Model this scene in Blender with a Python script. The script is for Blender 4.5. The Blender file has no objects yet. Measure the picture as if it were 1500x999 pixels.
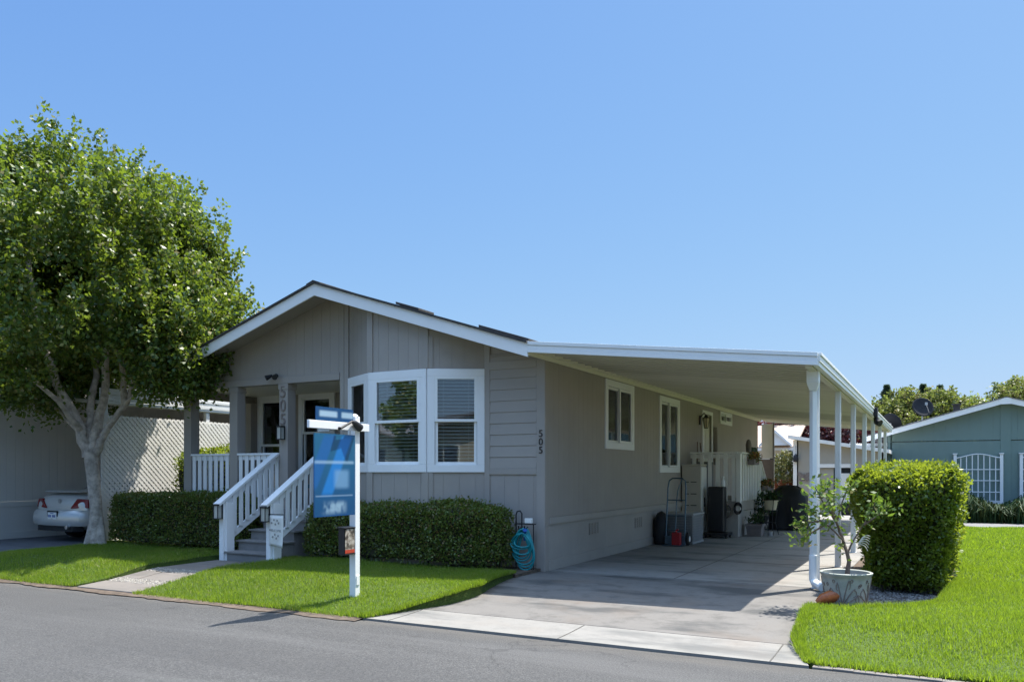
import bpy, bmesh, math, random
import numpy as np
from mathutils import Vector, Matrix, noise as mnoise
random.seed(7); RNG = np.random.default_rng(7)
S = bpy.context.scene; COL = S.collection
PI = math.pi
def V(*a): return Vector(a)

# ------------------------------------------------------------------ materials
def newmat(name):
    m = bpy.data.materials.new(name); m.use_nodes = True
    nt = m.node_tree; return m, nt, nt.nodes['Principled BSDF'], nt.nodes['Material Output']
def mixcol(nt, fac, a, b, mode='MIX'):
    n = nt.nodes.new('ShaderNodeMix'); n.data_type = 'RGBA'; n.blend_type = mode
    for s, v in ((n.inputs[0], fac), (n.inputs[6], a), (n.inputs[7], b)):
        if hasattr(v, 'is_output'): nt.links.new(v, s)
        elif isinstance(v, (int, float)): s.default_value = v
        else: s.default_value = (*v, 1)
    return n.outputs[2]
def mathn(nt, op, a, b=None, c=None):
    n = nt.nodes.new('ShaderNodeMath'); n.operation = op
    for i, v in enumerate((a, b, c)):
        if v is None: continue
        if hasattr(v, 'is_output'): nt.links.new(v, n.inputs[i])
        else: n.inputs[i].default_value = v
    return n.outputs[0]
def coords(nt): return nt.nodes.new('ShaderNodeTexCoord').outputs['Object']
def wpos(nt): return nt.nodes.new('ShaderNodeNewGeometry').outputs['Position']
def noise(nt, co, scale, detail=4, rough=.6):
    n = nt.nodes.new('ShaderNodeTexNoise'); n.inputs['Scale'].default_value = scale
    n.inputs['Detail'].default_value = detail; n.inputs['Roughness'].default_value = rough
    nt.links.new(co, n.inputs['Vector']); return n.outputs['Fac']
def ramp(nt, fac, stops):
    n = nt.nodes.new('ShaderNodeValToRGB'); e = n.color_ramp.elements
    while len(e) < len(stops): e.new(.5)
    for el, (p, c) in zip(e, stops): el.position = p; el.color = (*c, 1) if len(c) == 3 else c
    nt.links.new(fac, n.inputs[0]); return n.outputs[0]
def sstep(nt, x, a, b):
    n = nt.nodes.new('ShaderNodeMapRange'); n.interpolation_type = 'SMOOTHSTEP'
    nt.links.new(x, n.inputs[0]); n.inputs[1].default_value = a; n.inputs[2].default_value = b
    return n.outputs[0]
def bump(nt, b, h, strength=.3, dist=.01):
    n = nt.nodes.new('ShaderNodeBump'); n.inputs['Strength'].default_value = strength; n.inputs['Distance'].default_value = dist
    nt.links.new(h, n.inputs['Height']); nt.links.new(n.outputs[0], b.inputs['Normal'])
def paint(name, col, rough=.5, var=.12, scale=3, bs=60, bstr=.08, metal=0, spec=.4, dirt=.0):
    m, nt, b, o = newmat(name); co = wpos(nt)
    f = noise(nt, co, scale, 5)
    d = tuple(c*(1-var) for c in col); l = tuple(min(1, c*(1+var)) for c in col)
    c = ramp(nt, f, [(.3, d), (.7, l)])
    if dirt:
        g = sstep(nt, noise(nt, co, 1.3, 6, .7), .52, .75)
        c = mixcol(nt, mathn(nt, 'MULTIPLY', g, dirt), c, tuple(x*.55 for x in col))
    nt.links.new(c, b.inputs['Base Color'])
    b.inputs['Roughness'].default_value = rough; b.inputs['Metallic'].default_value = metal
    b.inputs['Specular IOR Level'].default_value = spec
    if bstr: bump(nt, b, noise(nt, co, bs, 3), bstr, .004)
    return m
def leafmat(name, cols, rough=.42, trans=.35, tcol=(.16, .26, .03), spec=.5, patch=None):
    m, nt, b, o = newmat(name)
    g = nt.nodes.new('ShaderNodeNewGeometry')
    n = len(cols)
    c = ramp(nt, g.outputs['Random Per Island'], [(i/(n-1) if n > 1 else 0, k) for i, k in enumerate(cols)])
    if patch:
        f = sstep(nt, noise(nt, g.outputs['Position'], patch[0], 3), .45, .7)
        c = mixcol(nt, mathn(nt, 'MULTIPLY', f, patch[2]), c, patch[1])
    nt.links.new(c, b.inputs['Base Color']); b.inputs['Roughness'].default_value = rough
    b.inputs['Specular IOR Level'].default_value = spec
    t = nt.nodes.new('ShaderNodeBsdfTranslucent'); t.inputs[0].default_value = (*tcol, 1)
    mx = nt.nodes.new('ShaderNodeMixShader'); mx.inputs[0].default_value = trans
    nt.links.new(b.outputs[0], mx.inputs[1]); nt.links.new(t.outputs[0], mx.inputs[2]); nt.links.new(mx.outputs[0], o.inputs[0])
    return m
def glassmat(name, tint=(.86, .90, .90), refl=.04):
    m, nt, b, o = newmat(name); nt.nodes.remove(b)
    t = nt.nodes.new('ShaderNodeBsdfTransparent'); t.inputs[0].default_value = (*tint, 1)
    g = nt.nodes.new('ShaderNodeBsdfGlossy'); g.inputs['Roughness'].default_value = .015; g.inputs[0].default_value = (.95, .97, 1, 1)
    fr = nt.nodes.new('ShaderNodeFresnel'); fr.inputs[0].default_value = 1.5
    bp = nt.nodes.new('ShaderNodeBump'); bp.inputs['Strength'].default_value = .02; bp.inputs['Distance'].default_value = .02
    nt.links.new(noise(nt, wpos(nt), 2.2, 1), bp.inputs['Height']); nt.links.new(bp.outputs[0], g.inputs['Normal'])
    f = mathn(nt, 'ADD', fr.outputs[0], refl)
    mx = nt.nodes.new('ShaderNodeMixShader'); nt.links.new(f, mx.inputs[0])
    nt.links.new(t.outputs[0], mx.inputs[1]); nt.links.new(g.outputs[0], mx.inputs[2]); nt.links.new(mx.outputs[0], o.inputs[0])
    return m

M = {}
M['taupe'] = paint('taupe_siding', (.345, .308, .272), .6, .05, 1.5, 90, .12, dirt=.12)
M['taupe_trim'] = paint('taupe_trim', (.335, .30, .265), .55, .04, 2, 80, .06)
M['taupe_skirt'] = paint('taupe_skirt', (.385, .35, .31), .65, .06, 1.5, 90, .12, dirt=.25)
M['white'] = paint('white_paint', (.80, .80, .79), .42, .03, 2, 40, .06, dirt=.13)
M['white_old'] = paint('weathered_white_paint', (.80, .78, .73), .5, .05, 3, 40, .06, dirt=.18)
M['vinyl'] = paint('white_vinyl', (.82, .82, .80), .35, .02, 2, 20, .0)
M['cream'] = paint('cream_fascia', (.74, .70, .55), .5, .03, 2, 40, .04)
M['alum'] = paint('painted_aluminium', (.72, .68, .56), .45, .04, 2, 30, .03, dirt=.12)
def m_pan():
    m, nt, b, o = newmat('roof_pan_aluminium'); co = wpos(nt); sx = nt.nodes.new('ShaderNodeSeparateXYZ'); nt.links.new(co, sx.inputs[0])
    t = mathn(nt, 'FRACT', mathn(nt, 'DIVIDE', sx.outputs[1], .152)); e = mathn(nt, 'MULTIPLY', sstep(nt, t, .66, .74), sstep(nt, t, 1.0, .92))
    mp = nt.nodes.new('ShaderNodeMapping'); mp.inputs['Scale'].default_value = (.4, 6.5, 1); nt.links.new(co, mp.inputs[0])
    c = ramp(nt, noise(nt, mp.outputs[0], 1, 3), [(.3, (.72, .69, .60)), (.7, (.84, .81, .72))])
    c = mixcol(nt, mathn(nt, 'MULTIPLY', e, .6), c, (.36, .34, .28)); nt.links.new(c, b.inputs['Base Color']); b.inputs['Roughness'].default_value = .45; return m
M['pan'] = m_pan()
M['alum_white'] = paint('white_aluminium', (.76, .77, .76), .38, .03, 2, 30, .03, dirt=.08)
M['shingle'] = paint('dark_shingles', (.055, .052, .05), .9, .3, 14, 60, .6)
M['shingle_grey'] = paint('grey_shingles', (.17, .165, .17), .9, .25, 9, 60, .6)
M['shingle_tan'] = paint('tan_shingles', (.42, .32, .25), .9, .18, 9, 60, .6)
M['deckgrey'] = paint('grey_deck_paint', (.21, .20, .19), .6, .12, 5, 50, .15, dirt=.3)
M['teal'] = paint('teal_siding', (.165, .235, .215), .6, .05, .8, 70, .1, dirt=.1)
M['beige'] = paint('beige_siding', (.36, .33, .27), .6, .05, 1, 70, .1)
M['neigh'] = paint('pale_grey_siding', (.68, .66, .61), .6, .05, 1, 70, .1)
M['black'] = paint('black_metal', (.015, .015, .017), .6, .2, 5, 30, .05)
M['blackplastic'] = paint('black_plastic', (.02, .02, .022), .38, .1, 4, 30, .05)
M['rubber'] = paint('black_rubber', (.02, .02, .02), .75, .2, 9, 60, .2)
M['cloth_black'] = paint('black_grill_cover', (.014, .014, .016), .55, .25, 3, 12, .5)
M['bluemetal'] = paint('blue_grey_tubing', (.10, .15, .19), .35, .1, 6, 30, .05, metal=.4)
M['steel'] = paint('bare_steel', (.45, .46, .47), .35, .1, 6, 30, .05, metal=.9)
M['red'] = paint('red_plastic', (.40, .02, .025), .4, .1, 5, 30, .03)
M['resin_beige'] = paint('beige_resin', (.52, .47, .39), .5, .05, 4, 30, .05)
M['resin_white'] = paint('pale_resin', (.78, .77, .72), .45, .05, 4, 30, .05)
M['resin_grey'] = paint('grey_resin', (.20, .205, .21), .5, .08, 4, 30, .08)
M['resin_lid'] = paint('pale_grey_resin_lid', (.36, .36, .35), .45, .06, 4, 30, .05)
M['hose'] = paint('teal_rubber_hose', (.012, .25, .28), .38, .12, 12, 60, .05)
M['hoseblue'] = paint('blue_hose_fitting', (.02, .08, .30), .4, .1, 8, 30, .03)
M['bark'] = paint('grey_smooth_bark', (.42, .36, .305), .85, .45, 9, 26, 1.0, dirt=.6)
M['twig'] = paint('brown_twig', (.17, .12, .09), .85, .3, 7, 30, .6)
M['hedgecore'] = paint('hedge_twigs', (.035, .035, .018), .95, .5, 20, 30, 1)
M['soil'] = paint('soil', (.10, .075, .055), .95, .4, 10, 25, 1)
M['numbers'] = paint('dark_bronze_numbers', (.035, .03, .028), .4, .1, 6, 30, .03, metal=.3)
M['rust_numbers'] = paint('aged_brown_numbers', (.19, .155, .135), .5, .2, 8, 30, .05)
M['carpaint'] = paint('champagne_silver_paint', (.62, .61, .57), .3, .03, 3, 30, .0, metal=.4)
M['taillight'] = paint('red_tail_lamp', (.22, .012, .012), .15, .1, 9, 30, .0)
M['carglass'] = paint('dark_car_glass', (.02, .022, .025), .06, .1, 3, 30, 0)
M['lampglass'] = paint('frosted_lantern_glass', (.42, .42, .38), .3, .1, 9, 20, .05)
M['blind'] = paint('white_blind_slats', (.82, .82, .80), .5, .03, 3, 20, 0)
M['room'] = paint('room_plaster', (.10, .09, .08), .8, .1, 2, 20, 0)
M['door'] = paint('cream_door', (.68, .66, .55), .4, .03, 2, 20, .02)
M['terracotta'] = paint('orange_glazed_clay', (.42, .12, .035), .3, .35, 14, 30, .2)
M['flower'] = leafmat('flower_petals', [(.45, .30, .05), (.30, .06, .03), (.05, .10, .02), (.08, .095, .022)], .6, .2)
M['teal_cushion'] = paint('teal_cushion', (.03, .11, .16), .8, .2, 9, 80, .3)
M['driftwood'] = paint('bleached_wood', (.60, .55, .45), .8, .2, 14, 40, .4)
M['glass'] = glassmat('window_glass')
M['glass_dark'] = glassmat('shaded_window_glass', (.42, .46, .46), .14)
M['dish'] = paint('dark_grey_dish', (.028, .03, .034), .75, .1, 4, 20, .02, spec=.1)
M['cleat'] = paint('terracotta_square_pot', (.20, .17, .16), .7, .15, 9, 40, .2)
M['potcream'] = paint('cream_pot_glaze', (.58, .50, .34), .4, .1, 6, 30, .05)
M['brick_red'] = paint('rust_red_print', (.45, .06, .03), .4, .15, 20, 30, 0)
M['tomato'] = M['brick_red']
M['pebble'] = None
def m_pebble():
    m, nt, b, o = newmat('pebbles')
    g = nt.nodes.new('ShaderNodeNewGeometry')
    c = ramp(nt, g.outputs['Random Per Island'], [(0, (.27, .24, .19)), (.35, (.16, .145, .125)), (.7, (.36, .33, .28)), (1, (.10, .09, .085))])
    nt.links.new(c, b.inputs['Base Color']); b.inputs['Roughness'].default_value = .75; return m
M['pebble'] = m_pebble()
def m_gravel():
    m, nt, b, o = newmat('grey_gravel')
    g = nt.nodes.new('ShaderNodeNewGeometry')
    c = ramp(nt, g.outputs['Random Per Island'], [(0, (.12, .115, .11)), (.4, (.20, .19, .185)), (.7, (.07, .065, .065)), (1, (.32, .31, .29))])
    nt.links.new(c, b.inputs['Base Color']); b.inputs['Roughness'].default_value = .8; return m
M['gravel'] = m_gravel()
def m_asphalt():
    m, nt, b, o = newmat('worn_asphalt'); co = wpos(nt)
    f = noise(nt, co, 62, 4, .85); big = noise(nt, co, .55, 5, .6)
    c = ramp(nt, f, [(.30, (.013, .013, .013)), (.50, (.053, .052, .0505)), (.70, (.142, .138, .132))])
    c = mixcol(nt, .55, c, ramp(nt, big, [(.3, (.42, .42, .42)), (.7, (.55, .545, .535))]), 'OVERLAY')
    v = nt.nodes.new('ShaderNodeTexVoronoi'); v.inputs['Scale'].default_value = 130; nt.links.new(co, v.inputs['Vector'])
    spk = sstep(nt, v.outputs['Distance'], .13, .06)
    c = mixcol(nt, mathn(nt, 'MULTIPLY', spk, .5), c, (.22, .215, .21))
    sx = nt.nodes.new('ShaderNodeSeparateXYZ'); nt.links.new(co, sx.inputs[0])
    # a pale dusty margin along the lawn edge, and patches of older tar
    wob = mathn(nt, 'ADD', sx.outputs[1], mathn(nt, 'MULTIPLY', noise(nt, co, 1.6, 3), .5))
    c = mixcol(nt, mathn(nt, 'MULTIPLY', sstep(nt, wob, 7.15, 7.5), .35), c, (.12, .105, .085))
    pt = sstep(nt, noise(nt, co, .9, 6, .7), .60, .72)
    c = mixcol(nt, mathn(nt, 'MULTIPLY', pt, .45), c, (.034, .034, .034))
    mp = nt.nodes.new('ShaderNodeMapping'); mp.inputs['Scale'].default_value = (.10, 1.3, 1); nt.links.new(co, mp.inputs[0])
    trk = noise(nt, mp.outputs[0], 1.0, 4, .6)   # wheel-worn streaks along the road
    c = mixcol(nt, mathn(nt, 'MULTIPLY', sstep(nt, trk, .50, .66), .30), c, (.036, .035, .034)); c = mixcol(nt, mathn(nt, 'MULTIPLY', sstep(nt, trk, .47, .33), .28), c, (.115, .112, .108))
    spot = nt.nodes.new('ShaderNodeTexVoronoi'); spot.inputs['Scale'].default_value = .9; nt.links.new(co, spot.inputs['Vector'])
    c = mixcol(nt, mathn(nt, 'MULTIPLY', sstep(nt, spot.outputs['Distance'], .10, .03), .45), c, (.022, .021, .02))
    dpt = sstep(nt, noise(nt, co, 3.2, 5, .7), .66, .74)
    c = mixcol(nt, mathn(nt, 'MULTIPLY', dpt, .4), c, (.025, .024, .023))
    vc = nt.nodes.new('ShaderNodeTexVoronoi'); vc.feature = 'DISTANCE_TO_EDGE'; vc.inputs['Scale'].default_value = .22
    wv = nt.nodes.new('ShaderNodeVectorMath'); wv.operation = 'ADD'; nz = nt.nodes.new('ShaderNodeTexNoise'); nz.inputs['Scale'].default_value = 1.4; nz.inputs['Detail'].default_value = 6
    nt.links.new(co, nz.inputs['Vector']); sc_ = nt.nodes.new('ShaderNodeVectorMath'); sc_.operation = 'SCALE'; sc_.inputs['Scale'].default_value = 1.3; nt.links.new(nz.outputs['Color'], sc_.inputs[0])
    nt.links.new(co, wv.inputs[0]); nt.links.new(sc_.outputs[0], wv.inputs[1]); nt.links.new(wv.outputs[0], vc.inputs['Vector'])
    crk = mathn(nt, 'MULTIPLY', sstep(nt, vc.outputs['Distance'], .0045, .001), sstep(nt, noise(nt, co, .5, 2), .47, .56))
    c = mixcol(nt, mathn(nt, 'MULTIPLY', crk, .4), c, (.012, .012, .012))
    nt.links.new(c, b.inputs['Base Color']); b.inputs['Roughness'].default_value = .88
    bump(nt, b, f, .9, .006); return m
M['asphalt'] = m_asphalt()
def m_concrete(name, col, stain, fine=70):
    m, nt, b, o = newmat(name); co = wpos(nt)
    f = noise(nt, co, fine, 4, .7); mid = noise(nt, co, 4.5, 6, .65); big = noise(nt, co, .7, 5, .6)
    c = ramp(nt, f, [(.25, tuple(x*.86 for x in col)), (.75, tuple(x*1.1 for x in col))])
    c = mixcol(nt, mathn(nt, 'MULTIPLY', sstep(nt, mid, .45, .75), stain), c, tuple(x*.62 for x in col))
    mp = nt.nodes.new('ShaderNodeMapping'); mp.inputs['Scale'].default_value = (.5, 1.6, 1); nt.links.new(co, mp.inputs[0])
    st = noise(nt, mp.outputs[0], 1.1, 5, .6)
    c = mixcol(nt, mathn(nt, 'MULTIPLY', sstep(nt, st, .48, .70), stain*1.5), c, tuple(x*.45 for x in (col[0]*.95, col[1], col[2]*1.05)))
    c = mixcol(nt, mathn(nt, 'MULTIPLY', sstep(nt, big, .5, .7), stain*.6), c, (col[0]*.9, col[1]*.74, col[2]*.62))
    nt.links.new(c, b.inputs['Base Color']); b.inputs['Roughness'].default_value = .85
    bump(nt, b, f, .35, .004); return m
M['concrete'] = m_concrete('driveway_concrete', (.25, .24, .222), .6)
M['concrete_old'] = m_concrete('stained_driveway_concrete', (.148, .138, .125), .95)
M['apron'] = m_concrete('pale_apron_concrete', (.215, .205, .185), .55)
M['lane'] = m_concrete('grey_lane', (.17, .165, .16), .2)
M['slab'] = m_concrete('path_slab_concrete', (.175, .155, .135), .4)
M['darkdrive'] = m_concrete('old_dark_asphalt', (.11, .115, .125), .4)
M['joint'] = paint('joint_filler', (.09, .085, .075), .95, .2, 8, 30, .3)
def m_lawn():
    m, nt, b, o = newmat('lawn_turf'); co = wpos(nt)
    c = ramp(nt, noise(nt, co, 30, 4, .7), [(.3, (.03, .055, .008)), (.7, (.085, .14, .014))])
    nt.links.new(c, b.inputs['Base Color']); b.inputs['Roughness'].default_value = .95
    bump(nt, b, noise(nt, co, 60, 3), 1, .02); return m
M['lawn'] = m_lawn()
M['blade'] = leafmat('grass_blades', [(.035, .075, .010), (.115, .185, .015), (.18, .26, .020), (.075, .135, .012), (.40, .35, .14)], .5, .43, (.34, .50, .025), .35, (1.7, (.25, .25, .05), .55))
M['treeleaf'] = leafmat('tree_leaves', [(.018, .050, .016), (.040, .088, .018), (.066, .125, .018), (.13, .165, .022), (.18, .135, .032)], .46, 0.31, (.27, .38, .03), .5, (.9, (.085, .115, .018), .5))
M['boxleaf'] = leafmat('clipped_hedge_leaves', [(.05, .085, .016), (.095, .15, .026), (.16, .20, .035), (.06, .105, .016), (.24, .12, .045)], .34, .30, (.24, .32, .05), .5, (1.7, (.09, .085, .025), .5))
M['privet'] = leafmat('bright_privet_leaves', [(.040, .085, .012), (.075, .135, .016), (.13, .19, .020), (.055, .11, .014), (.24, .26, .05)], .36, .40, (.34, .42, .03), .6, (1.4, (.15, .18, .02), .5))
M['potleaf'] = leafmat('potted_shrub_leaves', [(.05, .11, .018), (.08, .15, .026), (.12, .18, .04), (.20, .15, .05)], .5, .35, (.22, .34, .04), .35)
M['strap'] = leafmat('strap_leaves', [(.015, .045, .018), (.028, .065, .022), (.045, .085, .026)], .6, .2, (.08, .085, .02), .2)
M['farleaf'] = leafmat('distant_yellow_green_leaves', [(.06, .10, .02), (.11, .15, .03), (.19, .20, .05), (.22, .15, .05)], .5, .35, (.24, .3, .06), .4, (.5, (.26, .19, .06), .7))
M['conifer'] = leafmat('conifer_needles', [(.035, .07, .045), (.06, .10, .06)], .6, .25, (.09, .15, .07))
M['plumleaf'] = leafmat('dark_red_leaves', [(.04, .012, .014), (.07, .02, .022), (.03, .012, .016)], .4, .25, (.2, .03, .03))
M['photinia'] = leafmat('red_tipped_leaves', [(.07, .08, .02), (.12, .15, .04), (.20, .16, .05)], .45, .3, (.2, .2, .05))
M['photinia_red'] = leafmat('orange_red_leaves', [(.25, .06, .03), (.32, .11, .04), (.14, .10, .03)], .45, .3, (.4, .12, .05))
M['earth'] = paint('dry_earth', (.20, .17, .11), .95, .3, .5, 8, .6)

# ------------------------------------------------------------------ mesh helpers
def wloc(o):
    v = Vector((0, 0, 0))
    while o is not None: v += o.location; o = o.parent
    return v
def tag(o, label=None, cat=None, group=None, kind=None):
    if label: o['label'] = label
    if cat: o['category'] = cat
    if group: o['group'] = group
    if kind: o['kind'] = kind
    return o
def thing(name, loc, label, cat, group=None):
    o = bpy.data.objects.new(name, None); o.empty_display_size = .1; o.location = loc; COL.objects.link(o)
    return tag(o, label, cat, group)
class MB:
    def __init__(s): s.v = []; s.f = []
    def add(s, vs, fs):
        n = len(s.v); s.v += [tuple(v) for v in vs]; s.f += [tuple(i+n for i in f) for f in fs]; return s
    def box(s, x0, y0, z0, x1, y1, z1):
        return s.add([(x0, y0, z0), (x1, y0, z0), (x1, y1, z0), (x0, y1, z0), (x0, y0, z1), (x1, y0, z1), (x1, y1, z1), (x0, y1, z1)],
                     [(3, 2, 1, 0), (4, 5, 6, 7), (0, 1, 5, 4), (1, 2, 6, 5), (2, 3, 7, 6), (3, 0, 4, 7)])
    def hexa(s, p):  # 8 points, bottom ring then top ring
        return s.add(p, [(3, 2, 1, 0), (4, 5, 6, 7), (0, 1, 5, 4), (1, 2, 6, 5), (2, 3, 7, 6), (3, 0, 4, 7)])
    def fbox(s, F, u0, v0, d0, u1, v1, d1):
        o, r, n = F; up = V(0, 0, 1)
        g = lambda u, v, d: o + r*u + up*v + n*d
        return s.hexa([g(u0, v0, d0), g(u1, v0, d0), g(u1, v0, d1), g(u0, v0, d1), g(u0, v1, d0), g(u1, v1, d0), g(u1, v1, d1), g(u0, v1, d1)])
    def bar(s, p, q, w, h, up=(0, 0, 1)):
        p = Vector(p); q = Vector(q); d = (q-p).normalized(); a = d.cross(Vector(up))
        if a.length < 1e-4: a = d.cross(V(1, 0, 0))
        a.normalize(); b = a.cross(d).normalized(); a *= w/2; b *= h/2
        return s.hexa([p-a-b, p+a-b, q+a-b, q-a-b, p-a+b, p+a+b, q+a+b, q-a+b])
    def tube(s, pts, rad, n=10, cap=True):
        pts = [Vector(p) for p in pts]; m = len(pts)
        if not hasattr(rad, '__len__'): rad = [rad]*m
        vs = []; prev = None
        for i, p in enumerate(pts):
            d = (pts[min(i+1, m-1)]-pts[max(i-1, 0)]).normalized()
            if prev is None: a = d.cross(V(0, 0, 1) if abs(d.z) < .9 else V(1, 0, 0)).normalized()
            else: a = (prev - d*prev.dot(d)); a = a.normalized() if a.length > 1e-6 else d.orthogonal().normalized()
            prev = a; b = d.cross(a)
            for k in range(n):
                t = 2*PI*k/n; vs.append(p + (a*math.cos(t)+b*math.sin(t))*rad[i])
        fs = [(i*n+k, i*n+(k+1) % n, (i+1)*n+(k+1) % n, (i+1)*n+k) for i in range(m-1) for k in range(n)]
        if cap: fs += [tuple(range(n-1, -1, -1)), tuple(range((m-1)*n, m*n))]
        return s.add(vs, fs)
    def lathe(s, prof, c=(0, 0, 0), n=32, axis='z'):
        vs = []; m = len(prof)
        for r, z in prof:
            for k in range(n):
                t = 2*PI*k/n; a, b = r*math.cos(t), r*math.sin(t)
                vs.append((c[0]+a, c[1]+b, c[2]+z) if axis == 'z' else (c[0]+z, c[1]+a, c[2]+b) if axis == 'x' else (c[0]+a, c[1]+z, c[2]+b))
        fs = [(i*n+k, i*n+(k+1) % n, (i+1)*n+(k+1) % n, (i+1)*n+k) for i in range(m-1) for k in range(n)]
        fs += [tuple(range(n-1, -1, -1)), tuple(range((m-1)*n, m*n))]
        return s.add(vs, fs)
    def prism(s, poly, a, b, axis='y'):
        n = len(poly); g = (lambda p, t: (p[0], t, p[1])) if axis == 'y' else (lambda p, t: (t, p[0], p[1])) if axis == 'x' else (lambda p, t: (p[0], p[1], t))
        vs = [g(p, a) for p in poly]+[g(p, b) for p in poly]
        return s.add(vs, [tuple(range(n-1, -1, -1)), tuple(range(n, 2*n))]+[(i, (i+1) % n, n+(i+1) % n, n+i) for i in range(n)])
    def build(s, name, mat, parent=None, bev=0, smooth=False, origin=None):
        me = bpy.data.meshes.new(name)
        vs = np.array(s.v, float)
        if parent is not None: org = np.array(wloc(parent))
        elif origin is not None: org = np.array(origin, float)
        else: org = np.array([(vs[:, 0].min()+vs[:, 0].max())/2, (vs[:, 1].min()+vs[:, 1].max())/2, vs[:, 2].min()])
        me.from_pydata((vs-org).tolist(), [], s.f)
        bm = bmesh.new(); bm.from_mesh(me); bmesh.ops.recalc_face_normals(bm, faces=bm.faces); bm.to_mesh(me); bm.free()
        me.materials.append(mat)
        if smooth:
            me.polygons.foreach_set('use_smooth', [True]*len(me.polygons))
            try: me.set_sharp_from_angle(angle=math.radians(42))
            except Exception: pass
        o = bpy.data.objects.new(name, me); COL.objects.link(o)
        if parent is not None: o.parent = parent
        else: o.location = org.tolist()
        if bev:
            b = o.modifiers.new('bevel', 'BEVEL'); b.width = bev; b.segments = 2; b.limit_method = 'ANGLE'; b.angle_limit = math.radians(40)
        return o
def npmesh(name, vs, k, mat, parent=None, origin=None, smooth=False):
    """vs: (n*k,3) array, one k-gon per k consecutive vertices"""
    org = np.array(wloc(parent)) if parent is not None else np.array(origin if origin is not None else (0, 0, 0), float)
    vs = (vs-org).astype(np.float32); n = len(vs)//k
    me = bpy.data.meshes.new(name)
    me.vertices.add(n*k); me.vertices.foreach_set('co', vs.ravel())
    me.loops.add(n*k); me.loops.foreach_set('vertex_index', np.arange(n*k, dtype=np.int32))
    me.polygons.add(n); me.polygons.foreach_set('loop_start', np.arange(0, n*k, k, dtype=np.int32))
    me.polygons.foreach_set('loop_total', np.full(n, k, dtype=np.int32))
    me.update(calc_edges=True); me.validate()
    me.materials.append(mat)
    o = bpy.data.objects.new(name, me); COL.objects.link(o)
    if parent is not None: o.parent = parent
    else: o.location = org.tolist()
    return o
def unit(a): return a/np.maximum(np.linalg.norm(a, axis=1, keepdims=True), 1e-9)
def leafverts(P, D, L, Wd, fold=.25):
    n = len(P); D = unit(D); R = RNG.normal(size=(n, 3)); W = unit(np.cross(D, R)); N = np.cross(W, D)
    L = (L*RNG.uniform(.7, 1.25, n))[:, None]; w = Wd/2*RNG.uniform(.75, 1.2, n)[:, None]
    a = P; b = P+D*L*.45+W*w+N*w*fold; c = P+D*L; d = P+D*L*.45-W*w+N*w*fold
    return np.stack([a, b, c, d], 1).reshape(-1, 3)
def n3(P, s, seed=0):  # cheap vectorised value noise -1..1
    out = np.zeros(len(P)); P = P*s+seed*17.3
    rs = np.random.default_rng(seed+99)
    for _ in range(7):
        k = rs.normal(size=3); ph = rs.uniform(0, 6.28); out += np.sin(P@k*1.6+ph)
    return out/4.0
def blades(P, h, w, lean=.45):
    n = len(P); t = RNG.uniform(0, 2*PI, n); W = np.stack([np.cos(t), np.sin(t), np.zeros(n)], 1)*(w*RNG.uniform(.6, 1.3, n))[:, None]
    t2 = RNG.uniform(0, 2*PI, n); ln = np.abs(RNG.normal(0, lean, n)); H = h*RNG.uniform(.55, 1.25, n)
    T = np.stack([np.cos(t2)*ln*H, np.sin(t2)*ln*H, H], 1)
    return np.stack([P-W/2, P+W/2, P+T], 1).reshape(-1, 3)
def grid_sheet(name, xs_of_y, ys, z_of, mat, nx=24, skirt=.25, kind='structure', parent=None):
    vs = []; fs = []
    for y in ys:
        x0, x1 = xs_of_y(y)
        for i in range(nx+1):
            x = x0+(x1-x0)*i/nx; vs.append((x, y, z_of(x, y)))
    w = nx+1; m = len(ys)
    for j in range(m-1):
        for i in range(nx): fs.append((j*w+i, j*w+i+1, (j+1)*w+i+1, (j+1)*w+i))
    ring = [i for i in range(w)]+[j*w+nx for j in range(1, m)]+[(m-1)*w+i for i in range(nx-1, -1, -1)]+[j*w for j in range(m-2, 0, -1)]
    n0 = len(vs); vs += [(vs[i][0], vs[i][1], vs[i][2]-skirt) for i in ring]; k = len(ring)
    for a in range(k): fs.append((ring[a], n0+a, n0+(a+1) % k, ring[(a+1) % k]))
    b = MB(); b.v = vs; b.f = fs
    o = b.build(name, mat, parent, smooth=True)
    if kind: o['kind'] = kind
    return o
def text_mesh(name, body, size, mat, parent, mtx, extrude=.006):
    c = bpy.data.curves.new(name, 'FONT'); c.body = body; c.size = size; c.extrude = extrude; c.align_x = 'CENTER'; c.align_y = 'CENTER'
    t = bpy.data.objects.new(name+'_tmp', c); COL.objects.link(t)
    dg = bpy.context.evaluated_depsgraph_get(); me = bpy.data.meshes.new_from_object(t.evaluated_get(dg))
    bpy.data.objects.remove(t)
    org = wloc(parent) if parent is not None else mtx.translation.copy()
    me.transform(Matrix.Translation(-org) @ mtx); me.materials.clear(); me.materials.append(mat)
    o = bpy.data.objects.new(name, me); COL.objects.link(o)
    if parent is not None: o.parent = parent
    else: o.location = org
    return o
def facing(origin, right, normal):  # matrix whose X=right, Y=up, Z=normal
    r = Vector(right).normalized(); n = Vector(normal).normalized(); u = n.cross(r)
    m = Matrix((r, u, n)).transposed().to_4x4(); m.translation = Vector(origin); return m
def smooth01(t): t = max(0, min(1, t)); return t*t*(3-2*t)
def lerp(a, b, t): return a+(b-a)*t
def interp(y, tab):
    if y <= tab[0][0]: return tab[0][1]
    for (a, va), (b, vb) in zip(tab, tab[1:]):
        if y <= b: return lerp(va, vb, (y-a)/(b-a))
    return tab[-1][1]

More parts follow.
